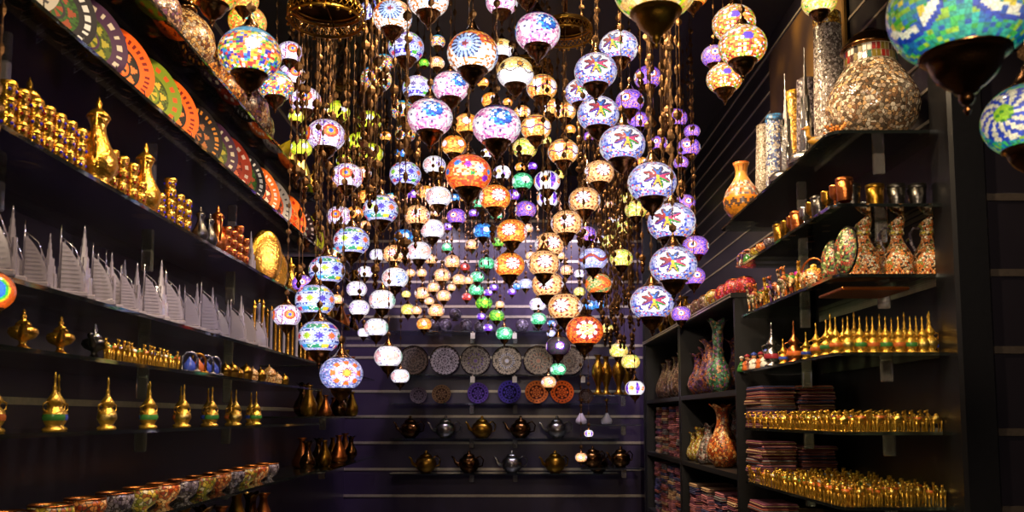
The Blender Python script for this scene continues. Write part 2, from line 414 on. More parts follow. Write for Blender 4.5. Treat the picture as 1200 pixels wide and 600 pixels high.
def f_orangeflower(lon, lat, r1, r2):
    for cx, cy, R, c1 in ((.55, .05, .24, 'D8DCF8'), (.0, .2, .17, 'C020D0'), (-.5, .32, .18, '30A0E8'), (1.05, -.05, .14, '30A8E0'), (.9, -.42, .18, 'A020C8'), (-1.1, -.05, .17, '3098E0'), (.2, -.25, .12, '40C050'), (2.2, .1, .22, 'C020D0'), (-2.3, .05, .22, 'D8DCF8'), (3.0, .3, .16, '30A0E8')):
        d = (lon-cx+PI) % TAU-PI; a = d*math.cos(lat); b = lat-cy; r = math.hypot(a, b); ph = math.atan2(b, a)
        if r < R*(.68+.32*abs(math.cos(3*ph))): return hx('6030B0') if r < R*.25 else hx(c1)
    if abs(lon) < .7 and abs(lat) < .35 and r2 > .4: return hx('FFE8B0')
    return pick(r1, 'orange') if r2 > .25 else hx('FF6830')
style('orangeflower', 'big orange mosaic lantern with blue and magenta flowers', f_orangeflower)
def f_mand(base, spot, M=5, centre='white', tips=None):
    def f(lon, lat, r1, r2):
        a, b, i = loc_(lon, lat, M); r = math.hypot(a, b); ph = math.atan2(b, a)
        s = TAU/M/2*.92
        if r < s*.42: return pick(r1, centre) if r2 > .12 else hx(spot)
        if r < s*.78 and math.cos(8*ph) > .35: return hx(spot)
        if r < s*.62: return pick(r1, 'white')
        if .62 < abs(lat) < .8 and math.cos(lon*16) > .4: return hx(spot)
        return pick(r1, base) if r2 > .06 else hx(tips or spot)
    return f
style('peach', 'cream amber mosaic lantern dotted with small brown stars', f_mand('peach', 'A04820', 4))
style('orange', 'glowing orange mosaic lantern with pale flowers', f_mand('amber', 'E85818', 4))
style('orangemand', 'vivid orange mosaic lantern with red petal ring', f_mand('orange', 'B82810', 3, 'cream'))
def f_creamstar(lon, lat, r1, r2):
    a, b, i = loc_(lon, lat-.2, 6); r = math.hypot(a, b); ph = math.atan2(b, a)
    if r < .1+.14*abs(math.cos(4*ph)): return hx('F0A020') if (i % 3 == 0 and r < .1) else hx('50301C')
    if abs(lat+.15-.12*math.cos(lon*6)) < .035: return hx('604020')
    if lat < -.1: return pick(r1, 'white')
    return pick(r1, 'cream')
style('creamstar', 'cream mosaic lantern with dark brown stars', f_creamstar)
def f_zig(lon, lat, r1, r2):
    z = .14*(abs(((lon*5/TAU) % 1)-.5)*4-1)
    if abs(lat+.22-z) < .05 or abs(lat-.62) < .04: return hx('8A1C78')
    a, b, i = loc_(lon, lat-.22, 5); r = math.hypot(a, b)
    if r < .15: return hx('58B040') if i % 2 else hx('E08020')
    if abs(a) > .35 and lat < .3: return pick(r1, 'white')
    return pick(r1, 'amber') if r2 > .4 else pick(r1, 'cream')
style('amberzig', 'amber mosaic lantern with purple zigzag line', f_zig)
def f_dotlav(lon, lat, r1, r2):
    a, b, i = loc_(lon, lat, 4); r = math.hypot(a, b); ph = math.atan2(b, a)
    if r < .13: return hx('2878D8')
    if r < .42: return (hx('F8A828') if r < .26 else hx('F07030')) if math.cos(12*ph) > -.5 or r < .3 else hx('D83048')
    if abs(abs(a)-.52) < .045 and r2 > .35: return hx('A02058')
    if r2 > .93: return hx('7850C8')
    return pick(r1, 'white') if r2 > .4 else hx('DCC0E8')
style('dotlav', 'white mosaic lantern with orange suns and blue centres', f_dotlav)
def f_solid(*pals):
    def f(lon, lat, r1, r2):
        a, b, i = loc_(lon, lat, 4, .3); r = math.hypot(a, b)
        if r < .3: return pick(r1, pals[1])
        if r < .4: return pick(r1, pals[2])
        return pick(r1, pals[0])
    return f
style('lime', 'bright yellow lime mosaic lantern', f_solid('lime', 'white', 'lime'), 72, 30)
style('green', 'small mint green mosaic lantern', f_solid('green', 'white', 'green'), 60, 24)
style('grn', 'small leaf green mosaic lantern', f_solid('grn', 'lime', 'grn'), 60, 24)
style('violet', 'tiny violet mosaic lantern', f_solid('violet', 'white', 'pink'), 60, 24)
style('violetdark', 'dark purple mosaic lantern with magenta heart', f_solid('dark', 'pink', 'violet'), 84, 34)
style('amber', 'plain amber mosaic lantern', f_solid('amber', 'white', 'orange'), 72, 30)
style('redpink', 'small coral red mosaic lantern', f_solid('red', 'pink', 'orange'), 60, 24)
style('blueflower', 'small sky blue and white mosaic lantern', f_solid('blue', 'white', 'blue'), 72, 30)
style('mint', 'small pale mint lantern with white flowers', f_solid('green', 'white', 'white'), 60, 24)
style('pinklav', 'small pinkish lavender mosaic lantern', f_solid('lav', 'pink', 'white'), 60, 24)
style('yelcream', 'pale yellow mosaic lantern with green dots', lambda a, b, c, d: pick(c, 'grn') if d > .9 else (pick(c, 'lime') if d > .7 else pick(c, 'cream')), 84, 34)
style('peachdots', 'small cream mosaic lantern with red dotted rings', f_mand('peach', 'C03020', 5), 84, 34)
style('conf', 'multicoloured confetti mosaic lantern', lambda a, b, c, d: W if math.hypot(loc_(a, b, 3)[0], b) < .12+.14*abs(math.cos(6*math.atan2(b, loc_(a, b, 3)[0]+1e-6))) else (hx('58C0E0') if b > .55 else pick(c, 'conf')))
style('amberteal', 'orange mosaic lantern with turquoise flower', lambda a, b, c, d: (W if d > .6 else hx('D06030')) if math.hypot(loc_(a, b, 3)[0], b) < .12 else (hx('20A8A0') if math.hypot(loc_(a, b, 3)[0], b) < .34 else (pick(c, 'grn') if d > .85 else pick(c, 'amber'))))
style('ambermulti', 'orange confetti mosaic lantern with small purple flower', lambda a, b, c, d: hx('7030D0') if math.hypot(loc_(a, b-.05, 3)[0]+.1, b-.05) < .17+.06*math.cos(5*b) else (pick(c, 'grn') if d > .86 else (pick(c, 'white') if d > .72 else (hx('C83818') if d < .12 else pick(c, 'amber')))))
def f_eye(lon, lat, r1, r2):
    a, b, i = loc_(lon, lat, 4); r = math.hypot(a, b); ph = math.atan2(b, a)
    if r < .12: return hx('3818B0')
    if r < .26: return W
    if r < .38: return hx('F89028') if math.cos(16*ph) > -.2 else hx('A02048')
    if r < .5: return hx('C8A0F0') if math.cos(20*ph) > 0 else hx('4018A8')
    if r2 > .9: return hx('F0A848')
    return pick(r1, 'violet') if r2 > .45 else hx('B890E8')
style('violeteye', 'violet mosaic lantern with orange ringed eye', f_eye)
def f_swirl(lon, lat, r1, r2, sh=0):
    a, b, i = loc_(lon, lat, 5, .3); r = math.hypot(a, b); ph = math.atan2(b, a)
    col = [['F08030', '28B890', '8028C8', 'A0D820', 'E03868'], ['8028C8', 'D82868', '6020C0', '9848E0', 'E84040'], ['2878D8', '28B890', '7850D0', '38A8E0', 'E06848'], ['A070E0', 'D080C8', '9080E0', 'E0A8D8', 'B060D0']][sh][i]
    if r < .47:
        k = (r*9+ph/TAU*(1 if i % 2 else -1)) % 1
        return hx(col) if k < .55 else (W if r2 > .2 else hx('E0E8F8'))
    if r2 > .93: return hx('4838A0')
    return pick(r1, 'white')
style('swirl', 'white mosaic lantern with colourful swirling discs', f_swirl, 96, 40)
style('swirlv', 'white mosaic lantern with purple and crimson swirls', lambda a, b, c, d: f_swirl(a, b, c, d, 1), 96, 40)
style('swirlblue', 'white mosaic lantern with blue swirls', lambda a, b, c, d: f_swirl(a, b, c, d, 2), 96, 40)
style('lavswirl', 'small lilac and white swirled lantern', lambda a, b, c, d: f_swirl(a, b, c, d, 3), 72, 30)
style('redwave', 'white mosaic lantern with wavy brick red stripe', lambda a, b, c, d: hx('B04830') if abs(b-.2*math.cos(a*4)) < .13 else (hx('5868C0') if abs(b-.2*math.cos(a*4)) < .18 else pick(c, 'lav')), 96, 40)
style('orangeswirl', 'orange and green swirled mosaic lantern', lambda a, b, c, d: pick(c, 'orange') if math.cos(a*3+math.hypot(b, .4)*9) > 0 else (hx('78A060') if d > .4 else pick(c, 'peach')), 96, 40)
style('yelviolet', 'yellow and violet patterned mosaic lantern', lambda a, b, c, d: pick(c, 'amber') if math.hypot(loc_(a, b, 5)[0], b) < .3 and d > .15 else (pick(c, 'violet') if abs(loc_(a, b, 5)[0]) > .42 else pick(c, 'white')), 96, 40)
def f_sun(lon, lat, r1, r2):
    a, b, i = loc_(lon, lat, 2); r = math.hypot(a, b*1.1); ph = math.atan2(b, a)
    if r < .12: return hx('FFE040')
    if r < .22: return hx('F8A848')
    if r < .34: return hx('8A1C88') if math.cos(16*ph) > -.3 else W
    if r < .52: return W if r2 > .3 else hx('E8B0E0')
    if r < .78: return hx('F08828') if math.cos(8*ph) > -.1 else pick(r1, 'lav')
    return pick(r1, 'lav') if r2 > .4 else hx('8890C8')
style('sunorange', 'grey white mosaic lantern with orange purple sunburst', f_sun, 120, 48)
def f_teal(lon, lat, r1, r2):
    a, b, i = loc_(lon, lat, 4, .9); r = math.hypot(a, b)
    if .46 < r < .6: return hx('FFF4D8') if r2 > .35 else hx('2080D0')
    if .6 <= r < .68: return hx('1860C0')
    if r < .46: return [hx('A8D030'), hx('48B840'), hx('18B0A0'), hx('F0D840'), hx('1098D0')][int(r1*5)]
    return pick(r1, 'teal')
style('teal', 'huge out-of-focus turquoise and blue mosaic lantern', f_teal, 120, 50, 'big')
def f_tdaisy(lon, lat, r1, r2):
    a, b, i = loc_(lon, lat, 3, -.55); r = math.hypot(a, b); ph = math.atan2(b, a)
    if r < .24: return hx('B0D020') if r2 > .3 else hx('58A828')
    if r < .75:
        k = int((ph/TAU+.5)*22+int(r*8)*.5); return hx('F4E8C8') if (k+int(r*8)) % 2 else hx('1858C0')
    return pick(r1, 'teal')
style('tealdaisy', 'turquoise mosaic lantern with lime hearted daisy at right edge', f_tdaisy, 120, 50, 'big')
style('rainbow', 'blue mosaic lantern ringed green and orange', lambda a, b, c, d: hx('1888E8') if math.hypot(loc_(a, b, 2, .5)[0], b) < .5 else (hx('40D060') if math.hypot(loc_(a, b, 2, .5)[0], b) < .62 else (hx('E8E020') if math.hypot(loc_(a, b, 2, .5)[0], b) < .72 else hx('F08020'))), 96, 40)

HS = .84; LT, LB = math.radians(60), math.radians(-55)
def globe_mesh(name):
    desc, fn, nu, nv, mt = STYLE[name]; rn = random.Random(name)
    prof = []
    for j in range(nv+1):
        la = LB+(LT-LB)*j/nv; prof.append((.5*math.cos(la), .5*HS*math.sin(la)))
    cache = {}
    def colf(j, k):
        q = (j//2, k//2)
        if q not in cache: cache[q] = (rn.random(), rn.random())
        r1, r2 = cache[q]; la = LB+(LT-LB)*(j+.5)/nv; lo = (TAU*(k+.5)/nu+PI/2+PI) % TAU-PI   # longitude 0 looks towards -Y
        c = fn(lo, la, r1, r2); s = .82+.3*r2
        return tuple(min(1, x*s) for x in c)
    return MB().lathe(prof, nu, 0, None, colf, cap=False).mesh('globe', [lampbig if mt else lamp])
GM = {}
def cup_mesh(mat=None):
    b = MB(); r0 = .5*math.cos(LB); z0 = .5*HS*math.sin(LB)
    b.lathe([(.0001, z0-.44), (.014, z0-.43), (.026, z0-.40), (.014, z0-.37), (.04, z0-.35), (.055, z0-.32), (.045, z0-.29), (.075, z0-.275), (.09, z0-.25), (.14, z0-.215), (.195, z0-.16), (.232, z0-.09), (.25, z0-.03), (.285, z0-.015), (.305, z0-.005), (.305, z0+.012), (r0+.004, z0+.02), (r0-.02, z0-.005)], 22, 0, cap=False)
    return b.mesh('bottom_cup', [mat or bronze])
def cap_mesh():
    b = MB(); r0 = .5*math.cos(LT); z0 = .5*HS*math.sin(LT)
    b.lathe([(r0-.02, z0-.01), (r0+.012, z0-.01), (r0+.015, z0+.012), (.22, z0+.03), (.17, z0+.07), (.12, z0+.13), (.085, z0+.2), (.05, z0+.23), (.055, z0+.26), (.03, z0+.29), (.018, z0+.33), (.0001, z0+.35)], 20, 0, cap=False)
    return b.mesh('top_cap', [bronze])
CUP, CAP = cup_mesh(), cap_mesh()
CUPB = cup_mesh(brass)
def chain(b, L, s=1.0, z0=0):
    b.box((-.0012*s, -.0012*s, z0), (.0012*s, .0012*s, z0+L))
    z = z0+.015; step = .042*s; i = 0
    while z+step < z0+L:
        h = step*.42; w = .0065*s if i % 7 else .012*s; d = .002*s if i % 7 else .004*s
        if i % 2: w, d = (d, w) if i % 7 else (w, d)
        b.add([(0, 0, z-h), (w, 0, z-h*.3), (0, d, z-h*.3), (-w, 0, z-h*.3), (0, -d, z-h*.3), (w, 0, z+h*.3), (0, d, z+h*.3), (-w, 0, z+h*.3), (0, -d, z+h*.3), (0, 0, z+h)],
              [(0, 2, 1), (0, 3, 2), (0, 4, 3), (0, 1, 4), (1, 2, 6, 5), (2, 3, 7, 6), (3, 4, 8, 7), (4, 1, 5, 8), (5, 6, 9), (6, 7, 9), (7, 8, 9), (8, 5, 9)], 0, False)
        z += step; i += 1
    return b
LAN = [  # column, row, width in the photograph, style
 (293,64,72,'conf'),(290,26,44,'amberteal'),(286,0,34,'amberteal'),(250,-14,62,'amberteal'),(323,101,42,'conf'),(340,62,30,'dotlav'),(342,89,32,'dotlav'),
 (358,118,37,'dotlav'),(347,137,18,'lime'),(395,131,30,'lime'),(433,142,28,'lime'),(441,93,36,'conf'),(382,159,45,'dotlav'),(363,158,22,'lime'),
 (421,167,28,'lime'),(435,180,28,'lime'),(353,174,25,'lime'),(403,189,18,'lime'),(407,207,37,'dotlav'),(426,203,19,'peachdots'),(429,232,22,'amber'),
 (398,254,30,'dotlav'),(416,250,20,'amber'),(428,264,13,'peachdots'),(446,246,41,'band'),(412,283,42,'band'),(394,299,22,'conf'),(383,317,42,'band'),
 (354,332,24,'violeteye'),(369,352,46,'band'),(395,351,15,'peachdots'),(336,370,33,'dotlav'),(374,395,48,'band'),(400,438,50,'sunorange'),
 (428,319,18,'lavswirl'),(418,339,24,'lavswirl'),(421,361,24,'lavswirl'),(441,384,28,'swirl'),(426,390,14,'lavswirl'),(455,418,33,'swirl'),(469,441,22,'swirl'),
 (448,352,31,'swirl'),(463,326,31,'swirlblue'),(442,299,18,'lavswirl'),(462,298,27,'peachdots'),(475,302,15,'peachdots'),
 (460,20,46,'daisy'),(437,16,34,'bandv'),(502,0,48,'daisy'),(476,56,42,'bandv'),(450,74,24,'conf'),(497,74,12,'grn'),(513,49,18,'conf'),(512,74,18,'peachdots'),
 (554,63,60,'daisy'),(588,2,38,'pinkblue'),(618,-14,42,'daisy'),(630,38,53,'pinkblue'),(604,86,43,'creamstar'),(588,58,28,'creamstar'),(635,103,36,'amberzig'),
 (612,132,20,'amberzig'),(575,118,22,'amber'),(646,127,26,'amberzig'),(662,131,26,'amberzig'),(628,150,36,'amberzig'),(615,174,29,'yelcream'),(660,178,36,'amberzig'),
 (702,203,35,'peach'),(685,235,37,'peach'),(664,262,37,'peach'),(644,287,35,'peach'),(637,309,38,'peach'),(642,334,38,'peach'),(662,360,40,'peach'),
 (685,388,44,'orangemand'),(670,380,20,'redpink'),(695,304,33,'redwave'),(701,333,31,'orangeswirl'),(728,303,27,'yelcream'),(745,246,26,'yelcream'),
 (729,267,22,'yelcream'),(716,284,22,'yelcream'),(734,233,17,'yelcream'),(720,257,14,'yelviolet'),(687,275,24,'violeteye'),(703,281,13,'yelviolet'),
 (690,358,16,'blueflower'),(702,357,14,'blueflower'),(725,56,46,'lavstar'),(698,84,50,'lavstar'),(682,109,40,'lavstar'),(701,134,49,'lavstar'),
 (729,170,54,'lavstar'),(764,214,57,'lavstar'),(787,261,56,'lavstar'),(789,311,55,'lavstar'),(764,355,51,'lavstar'),(759,91,32,'violeteye'),
 (738,119,33,'violeteye'),(748,142,26,'violeteye'),(792,139,27,'violeteye'),(811,154,19,'violeteye'),(772,168,21,'violeteye'),(807,173,27,'violeteye'),
 (798,191,18,'violeteye'),(803,238,24,'violeteye'),(815,289,31,'violeteye'),(813,324,27,'violeteye'),(798,368,23,'violeteye'),
 (768,-18,100,'yelcream'),(812,-6,36,'amber'),(870,54,56,'ambermulti'),(849,92,42,'ambermulti'),(837,66,30,'violeteye'),(860,28,50,'ambermulti'),
 (960,2,40,'yelcream'),(1128,10,165,'teal'),(1206,141,102,'tealdaisy'),(-14,341,58,'rainbow'),
 (504,138,53,'pinkblue'),(472,130,28,'conf'),(475,157,24,'conf'),(528,102,43,'pinkblue'),(489,104,35,'bandv'),(582,148,57,'pinkblue'),(532,171,29,'amber'),
 (547,146,30,'amber'),(549,204,54,'orangeflower'),(475,205,37,'bandv'),(509,194,27,'swirlv'),(588,203,21,'yelviolet'),(500,226,20,'amber'),(514,231,30,'swirl'),
 (535,254,23,'violeteye'),(489,253,30,'peachdots'),(507,269,29,'swirlv'),(524,266,12,'violet'),(473,278,23,'blueflower'),(491,295,29,'swirl'),(580,232,37,'orange'),
 (600,272,36,'orange'),(597,311,36,'orange'),(566,271,23,'blueflower'),(553,287,16,'peachdots'),(584,284,15,'grn'),(612,213,25,'mint'),(641,213,31,'yelviolet'),
 (616,246,25,'violeteye'),(601,229,17,'violet'),(642,233,26,'yelviolet'),(530,307,20,'peachdots'),(505,304,15,'peachdots'),(545,313,12,'redpink'),(481,320,12,'peachdots'),
 (494,320,13,'peachdots'),(518,323,20,'peachdots'),(538,328,17,'peachdots'),(549,329,12,'peachdots'),(508,337,15,'peachdots'),(495,344,19,'peachdots'),(520,347,17,'peachdots'),
 (503,353,12,'peachdots'),(476,345,11,'yelcream'),(478,363,17,'yelcream'),(488,364,13,'peachdots'),(511,364,20,'peachdots'),(497,380,18,'amber'),(529,337,11,'peachdots'),
 (570,309,19,'green'),(559,325,17,'green'),(558,340,18,'green'),(567,355,20,'grn'),(582,370,18,'grn'),(591,391,20,'green'),(547,348,12,'redpink'),(586,357,11,'peachdots'),
 (579,337,11,'violet'),(572,343,11,'violet'),(564,371,11,'violet'),(572,384,12,'violet'),(616,333,16,'pinklav'),(605,336,11,'blueflower'),(630,357,20,'lavswirl'),(600,342,11,'violet'),
 (631,374,19,'mint'),(646,379,10,'blueflower'),(646,391,11,'pinklav'),(654,406,29,'violetdark'),(654,433,19,'mint'),(643,448,18,'peachdots'),(656,381,15,'violetdark'),
 (711,385,15,'yelcream'),(725,411,22,'yelcream'),(739,424,22,'yelcream'),(744,455,23,'yelviolet'),(657,300,12,'peachdots'),(664,317,16,'peachdots'),(679,321,13,'lavswirl'),
 (679,342,14,'yelcream'),(690,508,11,'yelviolet'),(681,536,14,'peachdots'),(459,232,14,'conf'),(484,228,14,'violet'),(560,239,13,'mint'),(533,232,12,'blueflower'),
 (655,205,14,'yelcream'),(610,196,13,'amber'),(624,195,12,'violet'),(570,180,14,'yelviolet'),(555,250,12,'violet'),(622,300,13,'peachdots'),(582,252,14,'mint'),
 (710,170,14,'peachdots'),(668,152,14,'amber'),(640,165,13,'yelcream'),(730,190,14,'violet'),(752,190,14,'amber'),(470,180,15,'blueflower'),(452,160,14,'amber'),(524,290,13,'mint'),
 (618,268,14,'peachdots'),(510,250,12,'peachdots'),(545,232,12,'amber'),(690,160,13,'violeteye'),(715,240,12,'peachdots'),(566,97,14,'amber'),(595,120,12,'amber'),
]
NUMW = 'zero one two three four five six seven eight nine ten eleven twelve thirteen fourteen fifteen sixteen seventeen eighteen nineteen twenty'.split()
def zone(px, py):
    h = 'left' if px < 440 else ('centre left' if px < 540 else ('middle' if px < 640 else ('centre right' if px < 740 else 'right')))
    v = 'at the top' if py < 70 else ('high up' if py < 160 else ('mid-height' if py < 270 else ('low' if py < 370 else 'lowest down')))
    return 'at top '+h if v == 'at the top' else v+' '+h
placed = []
order = sorted(range(len(LAN)), key=lambda i: -LAN[i][2])
rnl = random.Random(3)
for idx in order:
    px, py, wpx, st = LAN[idx]
    D0 = min(7.6, max(1.15, 155.0/wpx))
    if wpx >= 100: D0 = 1.9 if px < 900 else 1.22
    if wpx > 100 and px > 1190: D0 = 1.35
    if px > 1190: D0 = 1.45
    best = None
    lim = 1.06/max(.01, abs(px-600)/F) if px < 1000 else 9
    lim = min(lim, (ZC-.32)/max(.05, (HZ-py)/F))
    if px == 1206: lim = 9
    if py > 480: lim = min(lim, 7.1)
    D0 = min(D0, lim-.02)
    for n in range(0, 160):
        off = (n+1)//2*.025*(1 if n % 2 else -1)
        D = D0+off
        if D < 1.1 or D > 7.7 or D > lim: continue
        p, k = at(px, py, D); R = wpx/F*k/2
        ok = True
        for q, Rq in placed:
            h = math.hypot(p.x-q.x, p.y-q.y)
            up = R if p.z > q.z else Rq
            if h < up+.012 or (abs(p.z-q.z) < (R+Rq)*1.25 and h < (R+Rq)*1.01): ok = False; break
        if ok: best = (p, R); break
    if best is None:
        best = (p, R) if False else None
        print('NO ROOM', LAN[idx]); continue
    p, R = best; placed.append((p, R))
    if st not in GM: GM[st] = globe_mesh(st)
    root = empty('mosaic_lantern', p)
    face = math.atan2(p.x, -p.y)*0
    rz = -math.atan2(p.x, p.y)*1.0 + rnl.uniform(-.35, .35)
    root.rotation_euler = (0, 0, rz)
    d = 2*R
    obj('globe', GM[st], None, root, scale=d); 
    obj('bottom_cup', CUPB if (wpx > 90 and px < 1000) else CUP, None, root, scale=d); obj('top_cap', CAP, None, root, scale=d)
    zt = .5*HS*math.sin(LT)*d+.34*d
    L = EYE+ZC-p.z-zt
    if L > .05: obj('chain', chain(MB(), L, 1.0 if wpx > 24 else 1.15, zt), chainm, root)
    big = STYLE[st][0]
    if wpx > 90 and st == 'yelcream': big = 'huge pale yellow lantern with big brass cup'; tag(root, big+' at the top of the picture', 'lantern', 'lit mosaic lanterns')
    elif wpx > 90: tag(root, big+('' if 'edge' in big else ' at the top right'), 'lantern', 'lit mosaic lanterns')
    elif st == 'rainbow': tag(root, big+' at the far left edge', 'lantern', 'lit mosaic lanterns')
    elif px > 900: tag(root, 'small pale yellow lantern above the right tower models', 'lantern', 'lit mosaic lanterns')
    else: tag(root, big+', '+zone(px, py), 'lantern', 'lit mosaic lanterns', 'top')
print('lanterns', len(placed))

# chandelier crowns and loose chains
def crown(px, py, D, wpx, label, tiers=1):
    p, k = at(px, py, D); R = wpx/F*k/2; r = empty('chandelier', p)
    def pierced(nu):
        b = MB(); n = nu
        for z0, z1, rr in ((-.2, -.12, 1.0), (.12, .2, 1.0), (.2, .3, .93)):
            b.lathe([(R*rr*.97, z0*R), (R*rr, z0*R), (R*rr, z1*R), (R*rr*.97, z1*R)], n, 0, cap=False)
        for k in range(n):
            a = TAU*k/n
            for da in (-1, 1):
                a2 = a+da*TAU/n
                b.tube([(R*math.cos(a), R*math.sin(a), -.12*R), (R*math.cos(a2), R*math.sin(a2), .12*R)], R*.018, 0, 4)
        for k in range(n//2):
            a = TAU*k/(n//2); b.ball((R*math.cos(a), R*math.sin(a), -.24*R), R*.05, 0, n=6, rings=4)
        return b
    obj('filigree_band', pierced(36), brass, r)
    b = MB().lathe([(R*.93, .3*R), (R*.6, .42*R), (R*.25, .55*R), (R*.12, .75*R), (R*.02, .8*R)], 24); obj('dome', b, bronze, r)
    b = MB()
    for k in range(4):
        a = TAU*k/4; b.tube([(0, 0, .3*R), (R*math.cos(a), R*math.sin(a), .16*R)], R*.02, 0, 5)
    obj('spokes', b, bronze, r)
    L = EYE+ZC-p.z-.78*R
    obj('rod', MB().tube([(0, 0, .75*R), (0, 0, .78*R+L)], .009, 0, 8), bronze, r)
    return tag(r, label, 'chandelier')
def free_spot(x, y, R):
    return all(math.hypot(x-q.x, y-q.y) > Rq+R for q, Rq in placed)
CROWNS = []
for px, py, D, w, lb in ((382, 18, 3.45, 88, 'large pierced brass crown ring at the top left'), (663, 38, 4.1, 62, 'round pierced brass crown right of the top blue lantern'),
                         (574, 40, 5.6, 50, 'pierced brass crown between two top daisy lanterns'), (404, 100, 4.9, 26, 'small brass crown among the chains at upper left'), (618, 84, 5.0, 60, 'dim brass crown deep behind the pink blue lantern')):
    done = False
    for rad in (w/F*D/2*1.02, w/F*D/2*.7, .03):
        for n in range(70):
            Dn = D+((n+1)//2)*.03*(1 if n % 2 else -1); p, k = at(px, py, Dn)
            if Dn < (ZC-.3)/max(.05, (HZ-py)/F) and free_spot(p.x, p.y, rad): D = Dn; done = True; break
        if done: break
    p, k = at(px, py, D); CROWNS.append((p, w/F*k/2))
    crown(px, py, D, w, lb)
rng = random.Random(11)
cn = 0
spots = [(rng.uniform(345, 480), rng.uniform(60, 330), rng.uniform(3.3, 6.2)) for _ in range(56)]+[(rng.uniform(480, 700), rng.uniform(120, 300), rng.uniform(4.5, 7.2)) for _ in range(30)]+[(rng.uniform(740, 800), rng.uniform(90, 330), rng.uniform(3.2, 4.7)) for _ in range(16)]+[(rng.uniform(690, 750), rng.uniform(340, 402), rng.uniform(5.6, 6.9)) for _ in range(30)]
for px, py, D in spots:
    D = min(D, (ZC-.3)/max(.05, (HZ-py)/F))
    for n in range(30):
        Dn = D+((n+1)//2)*.05*(1 if n % 2 else -1); p, k = at(px, py, Dn)
        if abs(p.x) < 1.08 and free_spot(p.x, p.y, .02): break
    else: continue
    L = EYE+ZC-p.z
    for q, Rq in CROWNS:
        if math.hypot(p.x-q.x, p.y-q.y) < Rq*1.1 and p.z < q.z-.35*Rq: L = min(L, q.z-.3*Rq-p.z)
    r = empty('hanging_chain', p); obj('links', chain(MB(), L, 1.5), chainm, r)
    obj('pendant', MB().lathe([(.0001, -.07), (.006, -.065), (.012, -.05), (.006, -.035), (.016, -.02), (.014, -.008), (.004, 0)], 8), bronze, r)
    tag(r, 'loose bronze chain among lanterns, '+('left side' if px < 480 else ('deep middle' if px < 690 else 'right side')), 'chain', 'loose chains', 'left')
    placed.append((p, .012))
# ==== SHELVES ====
def ZL(k): return EYE+TL[k]
def left(px, X, k): return (X, yat(px, X, TL[k]), ZL(k))
def right(px, X, k): return (X, yat(px, X, TR[k]), EYE+TR[k])
def lp(b, prof, n=16, mat=0, **k): return b.lathe(prof, n, mat, **k)
# ---- plates
def plate_mesh(R, fn, n=64, dish=.02, name='plate'):
    b = MB(); pr = []
    for j in range(17):
        r = R*j/16; pr.append((max(r, 1e-5), -dish*(1-min(1, max(0, (r/R-.45)/.55))**1.3)))
    rn = random.Random(name)
    def colf(j, k): return fn((j+.5)/16, TAU*(k+.5)/n, rn.random())
    T = Matrix.Translation((0, 0, R)) @ Matrix.Rotation(PI/2, 4, 'X')
    b.lathe(pr, n, 0, T, colf, cap=False)
    b.cur = hx('6A4A34')
    b.lathe([(R, 0), (R*1.01, -.004), (R*.98, -.01), (R*.5, -dish-.008), (1e-5, -dish-.008)], n, 0, T, cap=False)
    return b
def plate(R, fn, name): 
    r = empty('decorative_plate'); obj('plate', plate_mesh(R, fn, name=name), glazep, r)
    b = MB()
    for s in (-1, 1): b.tube([(s*R*.35, -.03, .004), (s*R*.35, .005, .002), (s*R*.3, .05, .004), (s*R*.2, .03, R*.9)], .0025, 0, 4); b.tube([(s*R*.35, -.03, .004), (s*R*.35, -.034, .025)], .0025, 0, 4)
    obj('stand', b, postm, r)
    return r
def pf(rim, rim2, mid, core, k=18, lace=None):
    R1, R2, M1, C1 = [tuple(.75*v**1.35 for v in hx(q)) for q in (rim, rim2, mid, core)]
    M2 = tuple(x*.45 for x in M1); Lc = hx(lace) if lace else R1
    def f(r, a, q):
        if r > .94: return R1
        if r > .70: return R2 if math.cos(k*a) > .25 and .74 < r < .9 else R1
        if r > .64: return Lc
        if r > .3: return C1 if math.cos(8*a)*.12+.47 > r > .38 else (M2 if q < .4 else M1)
        if r > .24: return Lc
        return C1 if math.cos(6*a) > 0 else M1
    return f
PL = [(185, ('8A9A2C', 'C86A28', '6A7A20', 'C8B040', 16), 'green and orange'), (207, ('F07A24', '8A2A10', '2C1C14', 'D88A48', 34), 'big orange rimmed dark centred'),
      (238, ('2A1A22', 'C89040', '2E2030', 'B07848', 26), 'black plate with gold beading'), (258, ('5A3A5A', 'C8C0B0', '5A6A20', 'A8A040', 18), 'olive centred purple rimmed'),
      (276, ('B04A30', 'E0D0C8', 'A83A28', 'D88868', 14), 'brick red and pink'), (294, ('34303A', 'D0D0D0', '3E6A24', '98502C', 22), 'green and black white edged'),
      (312, ('E8883A', 'F8E8DC', 'B85018', 'F0E0C8', 24), 'orange and white dotted'), (327, ('B8B4AC', '5A5A60', 'D86820', '5A3A1C', 20), 'grey rimmed orange centred'),
      (345, ('F08A3C', 'C83A18', 'F0A060', 'E85A18', 12), 'plain bright orange'), (358, ('3A2030', 'D8C8D0', '5A2848', 'A8A8A0', 20), 'dark plum speckled'), (368, ('A8B02C', '606818', '8A8A58', 'D8D0B8', 20), 'yellow green rimmed'),
      (385, ('9A7A78', '4A3038', '6A4A48', 'B89890', 20), 'dull pink')]
kinds = []
for i, (px, a, nm) in enumerate(PL):
    k = Kind(lambda: plate(.125, pf(*a), nm)); kinds.append((k, nm))
    l = nm if 'plate' in nm else nm+' plate'
    k.put(left(px, -1.235, 'A'), math.radians(64), l+' standing on the upper left shelf', 'plate', None, 'near', 1.0, (math.radians(-12), 0))
